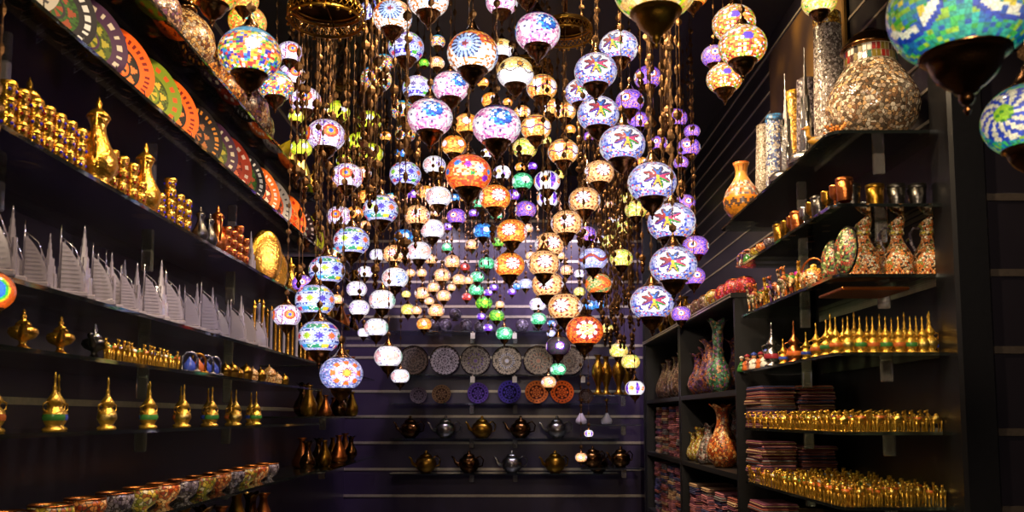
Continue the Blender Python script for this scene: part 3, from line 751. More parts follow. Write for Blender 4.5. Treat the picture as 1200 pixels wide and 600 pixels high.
for j, y in enumerate((2.66, 2.46, 2.26, 2.06)):
    k, nm = kinds[(j*2+1) % 9]
    k.put((-1.235, y, ZL('A')), math.radians(64), 'painted plate at the near end of the upper left shelf', 'plate', 'near painted plates', 'near', 1.0, (math.radians(-12), 0))
# ---- beaded round lamps on the highest left shelf
bead = [mosaic('beads tan', rc('B08850', '8A5A30', 'C8A068', '5A3420', '9A8A78', 'D0B080'), 70, .25), mosaic('beads plum', rc('5A3A30', '7A4A38', '3A2430', '8A6850', 'A08070', '603A5A'), 70, .25),
        mosaic('beads amber', rc('C07828', 'A05818', '7A3A18', 'E0A048', '4A2A18'), 70, .25)]
def roundlamp(m):
    r = empty('beaded_lamp')
    obj('body', MB().lathe([(.05, 0), (.085, .012), (.118, .05), (.13, .1), (.122, .15), (.095, .195), (.06, .225), (.045, .24)], 28), m, r)
    obj('neck_ring', MB().lathe([(.046, .238), (.052, .245), (.05, .262), (.04, .275), (.052, .29)], 20), bronze, r)
    obj('foot', MB().lathe([(.06, -.002), (.062, .006), (.05, .014)], 20), bronze, r)
    return r
RLk = [Kind(lambda m=m: roundlamp(m)) for m in bead]
nmR = ['tan beaded round lamp', 'plum brown beaded round lamp', 'amber beaded round lamp']
for i in range(13):
    y = 2.2+i*.25; j = (i*2+i//3) % 3
    RLk[j].put((-1.30+.03*math.sin(i*2.1)-(.12 if i > 8 else 0), y, ZL('T')), i*.7, nmR[j]+' on the highest left shelf', 'lamp', 'beaded round lamps on top left shelf', 'near', .86+.1*((i*7) % 3)/2)
leaf = Kind(lambda: obj('folded_brass_leaf', MB().add([(-.12, 0, 0), (0, -.04, .01), (.12, 0, .0), (0, .04, .01), (-.1, 0, .05), (0, -.015, .12), (.1, 0, .06), (0, .02, .11)], [(0, 1, 5, 4), (1, 2, 6, 5), (2, 3, 7, 6), (3, 0, 4, 7), (0, 3, 2, 1), (4, 5, 7), (5, 6, 7)], 0, False), plain('antique gold leaf', hx('9A7A34'), .35, 1, .3)))
for i, y in enumerate((4.45, 4.75, 5.05)):
    leaf.put((-1.2, y, ZL('T')+.002), 1.3, 'folded antique gold leaf dish far along highest left shelf', 'dish', 'gold leaf dishes', 'near')
# ---- gold ware
def jug(mat, name='coffee_jug'):
    r = empty(name)
    obj('body', MB().lathe([(.038, 0), (.04, .006), (.03, .014), (.042, .03), (.052, .055), (.05, .08), (.034, .11), (.022, .14), (.019, .16), (.024, .175), (.03, .185)], 24), mat, r)
    obj('lid', MB().lathe([(.031, .184), (.026, .195), (.014, .206), (.006, .212), (.009, .222), (.004, .232), (.0001, .245)], 18), mat, r)
    obj('handle', MB().tube([(.03, 0, .18), (.06, 0, .178), (.072, 0, .15), (.066, 0, .11), (.052, 0, .075), (.047, 0, .06)], [.004, .005, .006, .006, .005, .004], 0, 8), mat, r)
    obj('spout', MB().tube([(-.045, 0, .07), (-.065, 0, .1), (-.066, 0, .13), (-.078, 0, .165), (-.092, 0, .172)], [.012, .01, .007, .005, .003], 0, 8), mat, r)
    return r
jg, jc, js = Kind(lambda: jug(gold)), Kind(lambda: jug(copper)), Kind(lambda: jug(darksil))
jg.put(left(112, -1.22, 'B'), -1.2, 'tall gold coffee jug between the stacked gold cups', 'jug', 'gold jugs', None, 1.12)
jg.put(left(168, -1.24, 'B'), -1.2, 'gold coffee jug with pointed lid behind the jewelled cups', 'jug', 'gold jugs', None, 1.05)
jg.put(left(30, -1.3, 'B'), -1.2, 'gold coffee jug at the near end of gold shelf', 'jug', 'gold jugs', None, 1.0)
jc.put(left(254, -1.24, 'B'), -1.0, 'copper gold jug with tall lid left of the copper cups', 'jug', None, None, .9)
js.put(left(234, -1.22, 'B'), -1.3, 'tarnished silver jug beside the last gold cups', 'jug', 'silver jugs', 'near', .62)
js.put(left(245, -1.22, 'B'), -1.3, 'tarnished silver jug beside the last gold cups', 'jug', 'silver jugs', 'near', .62)
jg.put(left(340, -1.24, 'B'), -.9, 'gold jug beyond the oval gold trays', 'jug', 'gold jugs', None, .9)
jc.put(left(350, -1.24, 'B'), -.9, 'copper jug at far end of the gold shelf', 'jug', None, None, .8)
def cup(mat, gm):
    r = empty('jewelled_cup')
    obj('bowl', MB().lathe([(.013, 0), (.0135, .003), (.012, .006), (.017, .014), (.0195, .03), (.022, .043), (.0205, .043), (.0175, .03), (.012, .01), (.0001, .008)], 18, cap=False).lathe([(.0205, .034), (.0222, .036), (.0215, .039)], 18, cap=False), mat, r)
    b = MB()
    for k in range(5):
        a = TAU*k/5; b.ball((.0185*math.cos(a), .0185*math.sin(a), .024), .0042, 0, n=8, rings=5)
    obj('gems', b, gm, r)
    return r
cb, cr_, cc = Kind(lambda: cup(gold, gemb)), Kind(lambda: cup(gold, gemr)), Kind(lambda: cup(copper, gemr))
ORDW = 'first second third fourth fifth sixth seventh eighth ninth tenth eleventh twelfth thirteenth fourteenth fifteenth sixteenth seventeenth eighteenth nineteenth twentieth'.split()
CP_ = [(6, 'b', 3), (22, 'r', 3), (38, 'b', 3), (52, 'r', 3), (65, 'b', 3), (78, 'b', 3), (91, 'b', 3), (129, 'r', 3), (141, 'r', 3), (153, 'r', 3), (163, 'r', 2), (186, 'b', 2), (198, 'b', 4), (208, 'b', 3), (217, 'b', 3), (265, 'c', 3), (272, 'c', 3), (279, 'c', 4), (286, 'c', 3)]
for px, t, n in CP_:
    for X, dz in ((-1.205, 0), (-1.262, 1)):
        K = {'b': cb, 'r': cr_, 'c': cc}[t]
        nm = {'b': 'gold cup with dark blue gems', 'r': 'gold cup with dark red gems', 'c': 'copper cup with red stones'}[t]
        x, y, z = left(px, X, 'B')
        for j in range(n+dz):
            K.put((x, y, z+j*.0405), j+px, nm+', %s %s stack, %s up' % (ORDW[CP_.index((px, t, n))], 'rear' if dz else 'front', ORDW[j]), 'cup', {'b': 'blue gem cups', 'r': 'red gem cups', 'c': 'copper cups'}[t], None, 1.0)
def bowl():
    r = empty('gold_bowl'); 
    obj('bowl', MB().lathe([(.0001, .004), (.03, .004), (.03, 0), (.035, 0), (.06, .012), (.085, .035), (.1, .065), (.096, .065), (.08, .038), (.055, .018), (.0001, .012)], 28, sx=1.25), gold, r)
    b = MB()
    for k in range(8): a = TAU*k/8; b.ball((.112*math.cos(a), .09*math.sin(a), .048), .006, 0, n=8, rings=5)
    obj('gems', b, gemb, r); return r
bw = Kind(bowl)
for px, X, s in ((4, -1.42, 1), (70, -1.42, 1.1), (122, -1.45, .9), (190, -1.45, .8), (225, -1.42, .7)):
    x, y, z = left(px, X, 'B'); bw.put((x, y, z), 1.2+px, 'wide oval gold bowl at the back of the gold ware shelf', 'bowl', 'gold bowls', 'near', s)
def oval():
    b = MB(); T = Matrix.Translation((0, 0, .12)) @ Matrix.Rotation(PI/2, 4, 'X')
    b.lathe([(.0001, .008), (.05, .008), (.06, .012), (.085, 0), (.09, 0), (.088, .006), (.062, .018), (.0001, .014)], 32, 0, T, sx=.95, sy=1.35)
    r = empty('oval_tray'); obj('tray', b, gold, r)
    obj('stand', MB().tube([(-.04, -.02, .004), (-.04, .03, .004), (-.03, .03, .08)], .003, 0, 5).tube([(.04, -.02, .004), (.04, .03, .004), (.03, .03, .08)], .003, 0, 5), bronze, r)
    return r
ov = Kind(oval)
ov.put(left(311, -1.24, 'B'), .9, 'large oval gold tray standing upright near shelf end', 'tray', None, None, 1.12)
ov.put(left(324, -1.26, 'B'), 1.0, 'narrow oval gold tray standing behind the larger one', 'tray', None, None, .9)
# ---- crystal souvenirs
def spire(h, mat, base=None):
    r = empty('tower_model'); b = MB(); n = 6
    lv = [(.017, 0, .2), (.0145, .2, .4), (.012, .4, .56), (.009, .56, .7), (.006, .7, .82), (.0035, .82, .92)]
    for R, a, c in lv: b.lathe([(R, a*h), (R*.92, c*h)], n, 0, smooth=False)
    for k in range(3):
        a = TAU*k/3+.5
        for j, (R, hh) in enumerate(((.024, .26), (.019, .4), (.0145, .54))):
            a2 = a+j*.25; b.lathe([(.008, 0), (.007, hh*h)], 6, 0, Matrix.Translation((math.cos(a2)*R*.75, math.sin(a2)*R*.75, 0)), smooth=False)
    b.lathe([(.004, .9*h), (.0008, h*1.0)], 5)
    obj('tower', b, mat, r)
    obj('plinth', MB().box((-.032, -.032, -.014), (.032, .032, 0), 0, None, .003) if base is None else MB().lathe([(.1, -.05), (.105, -.045), (.1, -.02), (.075, -.006), (.05, 0)], 28), mat if base is None else base, r)
    return r
def sail(mat):
    r = empty('sail_tower_model'); h = .15; b = MB()
    arc = [(.045*math.sin(PI*t/12*1.0)**.8 if t else 0, h*.92*(t/12)) for t in range(13)]
    poly = [(-.012, 0)]+[(-.012+.058*math.cos(t/12*PI/2)**.75, .006+h*.86*t/12) for t in range(12)]+[(-.012, h*.9)]
    b.prism(poly, -.007, .007)
    for t in range(1, 11): b.box((-.012, -.0085, h*.08*t), (-.012+.05*math.cos(t*.08/.9*PI/2)**.75, .0085, h*.08*t+.003))
    obj('sail', b, mat, r)
    obj('mast', MB().tube([(-.016, 0, 0), (-.016, 0, h*.95), (-.016, 0, h*1.22)], [.0032, .0028, .0006], 0, 6).tube([(-.012, 0, h*.98), (.02, 0, h*.8), (.045, 0, h*.35)], .0015, 0, 4), mat, r)
    obj('plinth', MB().box((-.03, -.02, -.014), (.055, .02, 0), 0, None, .003), mat, r)
    return r
sp, sl = Kind(lambda: spire(.185, crystal)), Kind(lambda: sail(crystal))
rz_ = random.Random(5)
y = 1.86; i = 0
while y < 4.2:
    z = ZL('C')+.014
    for X in ((-1.215, -1.30, -1.39) if y > 2.6 else (-1.215, -1.32)):
        s = rz_.choice((.78, .9, 1.0, 1.08)) if i > 1 else 1
        if (i + (X < -1.25)) % 2 == 0: sp.put((X, y+rz_.uniform(-.01, .01), z*1), rz_.uniform(0, 1), 'clear crystal spire, %s row of the crystal shelf' % ('front' if X > -1.25 else ('middle' if X > -1.35 else 'back')), 'souvenir', 'crystal spires', 'near', 1)
        else: sl.put((X, y, z), .4+rz_.uniform(-.1, .1), 'clear crystal sail tower, %s row of crystal shelf' % ('front' if X > -1.25 else ('middle' if X > -1.35 else 'back')), 'souvenir', 'crystal sails', 'near', 1)
        o = C.objects[-1] if False else None
    y += .088; i += 1
# vary heights of every third one
for n_, o in enumerate([o for o in C.objects if o.get('category') == 'souvenir']):
    s = (1.0, .86, 1.08, .78, .94)[n_ % 5]; o.scale = (s, s, s); o.location.z = ZL('C')+.014*s
cs = sp.put((-1.23, yat(293, -1.23, .67), ZL('B')+.014), .2, 'crystal spire tower model standing among the copper cups', 'souvenir')
def candle(mat, h): 
    b = MB().lathe([(.012, 0), (.014, .004), (.009, .012), (.0075, .02), (.0075, h-.02), (.01, h-.012), (.006, h)], 10); r = empty('slim_flask'); obj('tube', b, mat, r)
    obj('stopper', MB().lathe([(.006, h), (.009, h+.008), (.003, h+.018), (.0001, h+.028)], 8), gold, r); return r
cg, ccr = Kind(lambda: candle(gold, .2)), Kind(lambda: candle(crystal, .21))
for i, px in enumerate(range(297, 362, 5)):
    K = cg if i % 3 != 1 else ccr
    K.put(left(px, -1.22-(i % 2)*.05, 'C'), 0, ('slim gold' if K is cg else 'slim clear')+' flask standing beyond the crystal towers', 'flask', 'slim flasks '+('gold' if K is cg else 'clear'), 'near', 1.0+.15*((i*3) % 4)/3)
# ---- oil lamps, animals
def oil(mat, m2):
    r = empty('oil_lamp')
    obj('body', MB().lathe([(.034, 0), (.036, .005), (.018, .012), (.01, .022), (.012, .032), (.034, .042), (.044, .056), (.04, .07), (.022, .078)], 22), mat, r)
    obj('lid', MB().lathe([(.024, .077), (.022, .086), (.012, .094), (.006, .1), (.01, .108), (.004, .116), (.006, .122), (.0001, .132)], 16), m2, r)
    obj('spout', MB().tube([(-.035, 0, .052), (-.06, 0, .058), (-.085, 0, .075), (-.1, 0, .082), (-.112, 0, .078)], [.016, .012, .008, .008, .01], 0, 8), mat, r)
    obj('handle', MB().tube([(.038, 0, .06), (.06, 0, .085), (.085, 0, .085), (.09, 0, .062), (.07, 0, .045), (.05, 0, .046), (.055, 0, .058)], .0045, 0, 7), mat, r)
    return r
ol, od = Kind(lambda: oil(gold, gold)), Kind(lambda: oil(darksil, silver))
ol.put(left(26, -1.24, 'D'), 2.1, 'ornate gold oil lamp, nearest on the oil lamp shelf', 'oil lamp', None, None, .82)
ol.put(left(70, -1.24, 'D'), 2.1, 'ornate gold oil lamp with domed lid, second on its shelf', 'oil lamp', None, None, .84)
od.put(left(110, -1.24, 'D'), 1.9, 'dark silver oil lamp beside the two gold ones', 'oil lamp', None, None, .85)
def camel(body, sad, kneel=False):
    b = MB()
    b.ball((0, 0, .034), .012, 0, (1.7, .85, .95), 10, 7); b.ball((-.001, 0, .046), .007, 0, (1.1, .8, 1.1), 8, 6)
    b.tube([(.016, 0, .036), (.025, 0, .036), (.029, 0, .046), (.03, 0, .056)], [.0062, .0048, .0038, .0034], 0, 7)
    b.ball((.034, 0, .058), .0052, 0, (1.5, .8, .8), 8, 6)
    b.ball((.029, .0025, .063), .0014, 0); b.ball((.029, -.0025, .063), .0014, 0)
    b.tube([(-.02, 0, .036), (-.025, 0, .028), (-.025, 0, .02)], .0012, 0, 4)
    for x, s in ((.013, 1), (-.013, -1)):
        for y in (-.0055, .0055):
            b.tube([(x, y, .032), (x+.001*s, y, .018), (x-.001, y, .015), (x, y, .002)], [.0042, .0027, .0029, .002], 0, 6); b.ball((x+.001, y, .0016), .003, 0, (1.2, .9, .6), 6, 4)
    b.lathe([(.0, .0), (.0145, -.002), (.0155, -.009)], 10, 1, Matrix.Translation((-.001, 0, .0475)), sx=.8, sy=.78, cap=False)
    b.tube([(.018, -.0045, .044), (.02, 0, .047), (.018, .0045, .044)], .0012, 1, 4)
    return b.mesh('camel_figurine', [body, sad])
cmv = [('green', emG), ('orange', emO), ('blue', emB), ('gold', gold2), ('white', emW)]
CM = [camel(goldf, m) for n, m in cmv]
def put_camel(j, loc, rz, s, label, grp):
    o = obj('camel_figurine', CM[j], None, None, loc, (0, 0, rz), s); tag(o, label, 'figurine', grp, 'near'); return o
rr = random.Random(21)
for row, X in enumerate((-1.21, -1.28)):
    for i in range(12):
        px = 126+i*7.3+row*3
        j = (i+row) % 5
        x, y, z = left(px, X, 'D')
        put_camel(j, (x, y, z), -PI/2+rr.uniform(-.5, .5)+.6, 1.05, 'gold camel, %s saddle, %s row by the oil lamps' % (cmv[j][0], ORDW[row]), 'left camels '+cmv[j][0])
def arch(m1, m2):
    r = empty('arched_trinket'); b = MB()
    pts = [(.03*math.cos(PI*t/10), 0, .045+.03*math.sin(PI*t/10)) for t in range(11)]
    obj('arch', b.tube([(.03, 0, .002)]+pts+[(-.03, 0, .002)], .006, 0, 8), m1, r)
    obj('inset', MB().lathe([(.018, 0), (.024, .01), (.022, .03), (.01, .045), (.004, .055), (.0001, .06)], 14), m2, r)
    obj('base', MB().box((-.038, -.018, -.004), (.038, .018, .004), 0, None, .002), m1, r)
    return r
ar1, ar2 = Kind(lambda: arch(silver, emB)), Kind(lambda: arch(brass, emO))
for i, (px, K) in enumerate(((222, ar1), (232, ar2), (241, ar1), (250, ar1))):
    x, y, z = left(px, -1.21, 'D'); K.put((x, y, z+.004), .7, ('silver arch trinket with blue dome' if K is ar1 else 'brass arch trinket with orange dome')+' beyond the gold camels', 'trinket', 'arch trinkets', 'near', .95)
def dome(m):
    r = empty('domed_box'); obj('box', MB().lathe([(.022, 0), (.026, .004), (.03, .018), (.031, .03)], 8, smooth=False), m, r)
    obj('dome_lid', MB().lathe([(.031, .03), (.032, .042), (.024, .058), (.01, .068), (.003, .074), (.0001, .086)], 16), m, r); return r
do1 = Kind(lambda: dome(mosaic('gilt lattice', rc('E0B060', 'C88838', 'F0D098', 'B06828'), 160, .3)))
do2 = Kind(lambda: dome(brass))
for i, px in enumerate((264, 272, 280, 288, 296, 305, 315, 325, 333)):
    K = do1 if i in (4, 6, 7) else do2
    K.put(left(px, -1.22, 'D'), i, ('gilt lattice' if K is do1 else 'dark brass')+' domed box toward the far end of oil lamp shelf', 'box', 'domed boxes', 'near', (.8, .9, .7, 1, .85, .9, 1.15, .8, .8)[i])
# minaret bottles
def minaret(en, m=None):
    m = m or goldf; r = empty('minaret_bottle')
    obj('body', MB().lathe([(.021, 0), (.025, .003), (.023, .007), (.015, .012), (.020, .02), (.025, .033), (.023, .046), (.014, .056), (.011, .06), (.016, .066), (.018, .073), (.012, .082), (.0065, .09), (.004, .1), (.0055, .104), (.003, .11), (.0022, .125), (.004, .128), (.001, .142)], 18), m, r)
    obj('enamel_band', MB().lathe([(.0238, .026), (.0254, .031), (.0254, .036), (.0240, .041)], 18, cap=False), en, r)
    for s in (-1, 1): obj('handle', MB().tube([(s*.019, 0, .045), (s*.03, 0, .052), (s*.03, 0, .066), (s*.02, 0, .07), (s*.014, 0, .07)], .0022, 0, 6), m, r)
    return r
mn = {k: Kind(lambda m=m: minaret(m)) for k, m in (('green', emG), ('orange', emO), ('blue', emB), ('plain', gold2))}
sq = ['orange', 'green', 'orange', 'plain', 'green', 'orange', 'green', 'orange', 'green', 'plain']
for i, px in enumerate((957, 969, 980, 993, 1007, 1022, 1037, 1052, 1066, 1080)):
    X = 1.2 if px < 985 else 1.17+(px-985)/F*3.1+.02
    y = yat(px, X, .23) if px < 985 else 3.13
    if px >= 985: X = .001*(px-600)*3.15
    mn[sq[i]].put((X, y, EYE+TR[4]), 0, 'gold minaret bottle with %s enamel, front row of its shelf' % ('plain' if sq[i] == 'plain' else sq[i]), 'bottle', 'front minaret bottles', 'left', .98)
for i, px in enumerate((1090, 1104)):
    mn[('plain', 'blue')[i]].put((.001*(px-600)*3.15, 3.14, EYE+TR[4]), 0, 'gold minaret bottle at the right end of the row, '+('inner' if i == 0 else 'outermost'), 'bottle', 'front minaret bottles', None, (1.12, .86)[i])
for i, px in enumerate((975, 990, 1003, 1018, 1033, 1047, 1062, 1076, 1090, 1102)):
    k = ('blue', 'green', 'plain', 'orange')[i % 4]
    X = .001*(px-600)*3.26
    mn[k].put((X, 3.26, EYE+TR[4]), .3, 'gold minaret bottle with %s enamel in the second row' % k, 'bottle', 'rear minaret bottles', 'left', (1.15, 1.05, 1.2, 1.1)[i % 4])
msp = {k: Kind(lambda m=m: minaret(emO if k == 'copper' else emR, m)) for k, m in (('silver', silver), ('copper', copper))}
msp['silver'].put(right(905, 1.22, 4), 0, 'tall pale silver minaret model left of the gold bottles', 'model', None, None, 1.5)
msp['copper'].put(right(931, 1.24, 4), 0, 'copper minaret model between silver one and gold bottles', 'model', None, None, 1.35)
for i, px in enumerate((945, 918)): mn['blue'].put(right(px, 1.2, 4), .3, 'small gold minaret bottle with blue band left of the front row', 'bottle', 'small blue bottles', 'left', .8)
# figurines with heads (dolls)
def doll(c1, c2):
    r = empty('seated_doll'); obj('robe', MB().lathe([(.02, 0), (.024, .006), (.02, .02), (.013, .036), (.007, .046)], 14), c1, r)
    obj('head', MB().ball((0, 0, .054), .0095, n=12, rings=8).ball((0, -.009, .053), .002, n=6, rings=4), plain('painted face', hx('C88A58'), .5), r)
    obj('turban', MB().lathe([(.009, .058), (.0125, .061), (.012, .066), (.006, .071), (.0001, .074)], 12), c2, r)
    b = MB()
    for s in (-1, 1): b.tube([(s*.011, -.002, .04), (s*.019, -.008, .03), (s*.008, -.017, .026)], [.005, .0045, .003], 0, 6)
    obj('arms', b, c1, r); return r
dl = [(Kind(lambda: doll(emG, emW)), 'green robed'), (Kind(lambda: doll(emO, emR)), 'orange robed'), (Kind(lambda: doll(emW, emB)), 'white robed')]
for i, (px, X) in enumerate(((869, 1.2), (876, 1.2), (884, 1.2), (879, 1.28), (892, 1.22), (898, 1.2))):
    K, nm = dl[i % 3]; K.put(right(px, X, 4), -1.2, nm+' seated doll at far end of the minaret shelf', 'doll', 'seated dolls', 'left', 1.2)
boxm = mosaic('red mosaic box', rc('A84048', 'D8B8A8', '502838', '885058', 'C8785A'), 120)
def mbox():
    r = empty('mosaic_box'); obj('case', MB().box((-.05, -.035, 0), (.05, .035, .045), 0, None, .003), boxm, r); obj('lid', MB().box((-.052, -.037, .046), (.052, .037, .058), 0, None, .004), boxm, r)
    obj('clasp', MB().box((-.006, -.04, .036), (.006, -.036, .05), 0, None, .001), gold, r); return r
mb_ = Kind(mbox)
mb_.put((1.235, 4.28, EYE+TR[4]), -.1, 'small red mosaic box beside the seated dolls', 'box')
# camels in crowds on the right
rr = random.Random(8); cnt = 0
for sh, rows, n, s in ((5, (1.2, 1.27, 1.34, 1.41, 1.48, 1.55), 20, 1.2), (6, (1.2, 1.26, 1.32, 1.38, 1.44, 1.5, 1.56), 21, 1.25)):
    for ri, X in enumerate(rows):
        for i in range(n):
            y = 3.12+1.18*i/(n-1)+rr.uniform(-.008, .008)
            x = X+rr.uniform(-.008, .008)
            if y > 4.12 and x > 1.25 and sh in (5, 6): continue
            if x > 1.57: continue
            j = rr.choice((0, 1, 1, 3, 3, 4, 2)) if y > 3.35 else rr.choice((3, 3, 1))
            rzz = PI+rr.uniform(-.35, .35)+(.9 if sh == 6 else .4)
            put_camel(j, (x, y, EYE+TR[sh]), rzz, s*rr.uniform(.94, 1.06), 'gold camel, %s saddle, %s row of %s camel shelf' % (cmv[j][0], ORDW[ri], 'upper' if sh == 5 else 'lower'), '%s shelf camels %s' % ('upper' if sh == 5 else 'lower', cmv[j][0]))
            cnt += 1
print('camels', cnt)
# ---- folded shawls in stacks
shm = []
for nm, h in (('plum', '6A3048'), ('rose', 'A06068'), ('grey', '6A6468'), ('sand', 'A88868'), ('navy', '30305A'), ('brick', '7A3A2C')):
    m = plain('shawl '+nm, hx(h), .85, 0, .4, 120); shm.append((nm, m))
def shawl(m, m2):
    b = MB(); w, d, t = .085, .13, .011
    for j in range(2):
        z = j*t; b.box((-w+.002*j, -d, z+.0005), (w-.003*j, d, z+t-.0005), 0, None, .004)
    b.box((-w-.001, -d-.002, .0095), (w+.001, d-.01, .0125), 1, None, .001)
    return b.mesh('folded_shawl', [m, m2])
SH = [shawl(m, shm[(i+3) % 6][1]) for i, (n, m) in enumerate(shm)]
def stack(x, y, z, n, where, rz=0, s=1):
    for i in range(n):
        j = rr.choice((0, 1, 1, 2, 3, 4, 5))
        o = obj('folded_shawl', SH[j], None, None, (x+rr.uniform(-.006, .006), y+rr.uniform(-.006, .006), z+i*.0225*s), (0, 0, rz+rr.uniform(-.05, .05)), (s, s, s))
        tag(o, '%s folded shawl, %s from bottom in %s' % (shm[j][0], ORDW[i], where), 'shawl', 'shawls in '+where)
# right glass bay, far end: shawls facing the aisle end
stack(1.27, 4.22, EYE+TR[5], 9, 'left stack, upper camel shelf'); stack(1.455, 4.2, EYE+TR[5], 9, 'right stack, upper camel shelf')
stack(1.27, 4.22, EYE+TR[6], 9, 'left stack, lower camel shelf'); stack(1.455, 4.2, EYE+TR[6], 8, 'right stack, lower camel shelf')
stack(1.27, 4.2, EYE-.66, 11, 'left stack under camel shelves'); stack(1.46, 4.2, EYE-.66, 9, 'right stack under camel shelves')
tmp = glass_shelf(XF, XW, 3.06, 4.36, -.66, 'right glass shelf below both camel shelves, bare at its near end', [(XF+.28, 3.3)], 'r')
for y, w_ in ((6.2, 'nearest'), (6.5, 'second'), (6.8, 'third'), (7.1, 'farthest')):
    stack(1.33, y, EYE-.299, 17, w_+' stack, middle of far cabinet', PI/2, .98)
for y, w_ in ((6.2, 'nearest'), (6.5, 'second'), (6.8, 'third'), (7.1, 'farthest')): stack(1.32, y, EYE-.779, 18, w_+' stack, bottom of far cabinet', PI/2)
for y, w_ in ((4.7, 'nearest'), (5.0, 'second'), (5.35, 'third'), (5.7, 'farthest')): stack(1.32, y, EYE-.779, 15, w_+' stack, bottom of near cabinet', PI/2)
# ---- vases
def vase(name, prof, mat, lipmat=None, foot=None, n=28, wav=0):
    r = empty(name); b = MB()
    if wav:
        vs = []; fs = []; m = len(prof)
        for i, (R, z) in enumerate(prof):
            t = max(0, (i-(m-4))/3)
            for k in range(n): a = TAU*k/n; q = R*(1+t*.22*math.cos(5*a)); vs.append((q*math.cos(a), q*math.sin(a), z+t*.012*math.cos(5*a)))
        for i in range(m-1):
            for k in range(n): k2 = (k+1) % n; fs.append((i*n+k, i*n+k2, (i+1)*n+k2, (i+1)*n+k))
        fs.append(tuple(range(n-1, -1, -1))); b.add(vs, fs)
    else: b.lathe(prof, n)
    obj('body', b, mat, r)
    if lipmat: R, z = prof[-1]; obj('lip', MB().lathe([(R*.85, z-.004), (R*1.02, z-.002), (R*1.06, z+.003), (R*.9, z+.006), (R*.75, z-.01)], n, cap=False), lipmat, r)
    R, z = prof[0]; obj('foot', MB().lathe([(R*1.04, -.002), (R*1.08, .004), (R*.98, .009)], n), foot or bronze, r)
    return r
mos = dict(brown=mosaic('brown lace mosaic', rc('5A3C30', '8A6A58', '3A2620', 'A08878', '6A4A50'), 75), purple=mosaic('purple mosaic', rc('5A3070', 'B05A38', '8A60A0', 'D09070', '38204A', '986050'), 75),
    yg=mosaic('yellow green mosaic', rc('B8A030', 'D8B848', '8A8A28', 'A05A28', 'E0D0A0'), 75), grey=mosaic('grey diamond mosaic', rc('6A6460', '9A948C', '3A3430', 'B8A8A0', '804840'), 85),
    orange=mosaic('orange mosaic', rc('C86828', 'E09048', '983818', 'F0C080'), 75), green=mosaic('green serpentine mosaic', rc('3A7A58', '70A080', '8A5A90', 'C08A58', '285040'), 75),
    pearl=mosaic('pearl mosaic', rc('B0A498', 'D8CCC0', '8A7C74', '968880', 'C8B8B0', '6A5E58'), 85, .15), dark=mosaic('dark pearl mosaic', rc('5A5058', '8A8088', '38303C', '706470', 'A09498'), 85, .15),
    goldm=mosaic('gold mosaic', rc('E8B030', 'C88818', 'F8D060', '8A5A10'), 120, .2), bluew=mosaic('blue white mosaic', rc('D8D8E0', 'A8B0C8', '5870B0', 'E8E0D8', '404878', 'B8B0A8'), 100, .2),
    pale=mosaic('pale stone mosaic', rc('C8BCB0', 'A89C90', 'E0D4C8', '8A7C70'), 120, .25), bead=mosaic('coin bead mosaic', rc('A89078', 'D0C0A8', '7A5A40', '8A7C68', 'C8A070', '5A4A3C'), 78, .12),
    carnival=mosaic('orange black carnival mosaic', rc('F09848', 'F8E8C8', '3C2818', 'D06828', '8A9040', 'E8C090', 'D88040'), 140, .3))
bot = [(.05, 0), (.078, .03), (.09, .08), (.085, .13), (.06, .19), (.038, .24), (.028, .28), (.03, .31), (.042, .33)]
wavy = [(.04, 0), (.075, .04), (.085, .08), (.07, .13), (.045, .17), (.032, .21), (.03, .25), (.038, .28), (.058, .30)]
serp = [(.04, 0), (.07, .05), (.078, .1), (.06, .16), (.035, .22), (.028, .28), (.034, .34), (.03, .38), (.042, .42), (.058, .44)]
cone = [(.06, 0), (.085, .03), (.088, .06), (.06, .13), (.03, .2), (.022, .24), (.03, .26), (.045, .275)]
def cyl(px, X, Z): return (X, yat(px, X, Z), EYE+Z)
vb = Kind(lambda: vase('mosaic_bottle_vase', bot, mos['brown'], bronze))
for i, (y, X) in enumerate(((6.35, 1.27), (6.6, 1.28), (6.85, 1.27), (7.12, 1.28), (6.5, 1.45), (6.95, 1.46))): vb.put((X, y, EYE+.142), i, 'brown mosaic bottle vase in the far cabinet', 'vase', 'brown bottle vases', 'near', (1.0, .95, .93, .9, 1.1, 1.1)[i])
vp = Kind(lambda: vase('wavy_vase', wavy, mos['purple'], None, None, 30, 1)); vs_ = Kind(lambda: vase('serpentine_vase', serp, mos['green'], None, None, 30, 1))
for i, (y, X) in enumerate(((5.35, 1.25), (5.55, 1.27), (5.75, 1.26), (5.45, 1.44), (5.85, 1.4))): vp.put((X, y, EYE+.142), i, 'purple mosaic vase with wavy rim in the near cabinet', 'vase', 'purple wavy vases', 'near', (1.1, 1.0, .92, 1.15, 1.0)[i])
vs_.put((1.235, 5.1, EYE+.142), 0, 'tall green and purple fluted vase at the cabinet front', 'vase', None, None, .98)
for nm, mt, pr, spots_ in (('yellow green mosaic vase', 'yg', wavy, ((5.86, 1.24, .62), (5.66, 1.24, .74))), ('grey diamond mosaic vase', 'grey', cone, ((5.42, 1.24, .9), (5.25, 1.43, 1.2), (5.52, 1.45, 1.2))), ('orange fluted mosaic vase', 'orange', wavy, ((5.08, 1.25, 1.2),)), ('yellow orange mosaic vase', 'orange', wavy, ((5.78, 1.44, .9),))):
    K = Kind(lambda: vase('fluted_vase', pr, mos[mt], None, None, 30, 1))
    for y, X, s in spots_: K.put((X, y, EYE-.298), y, nm+' on the middle shelf of the near cabinet', 'vase', nm, 'near', s)
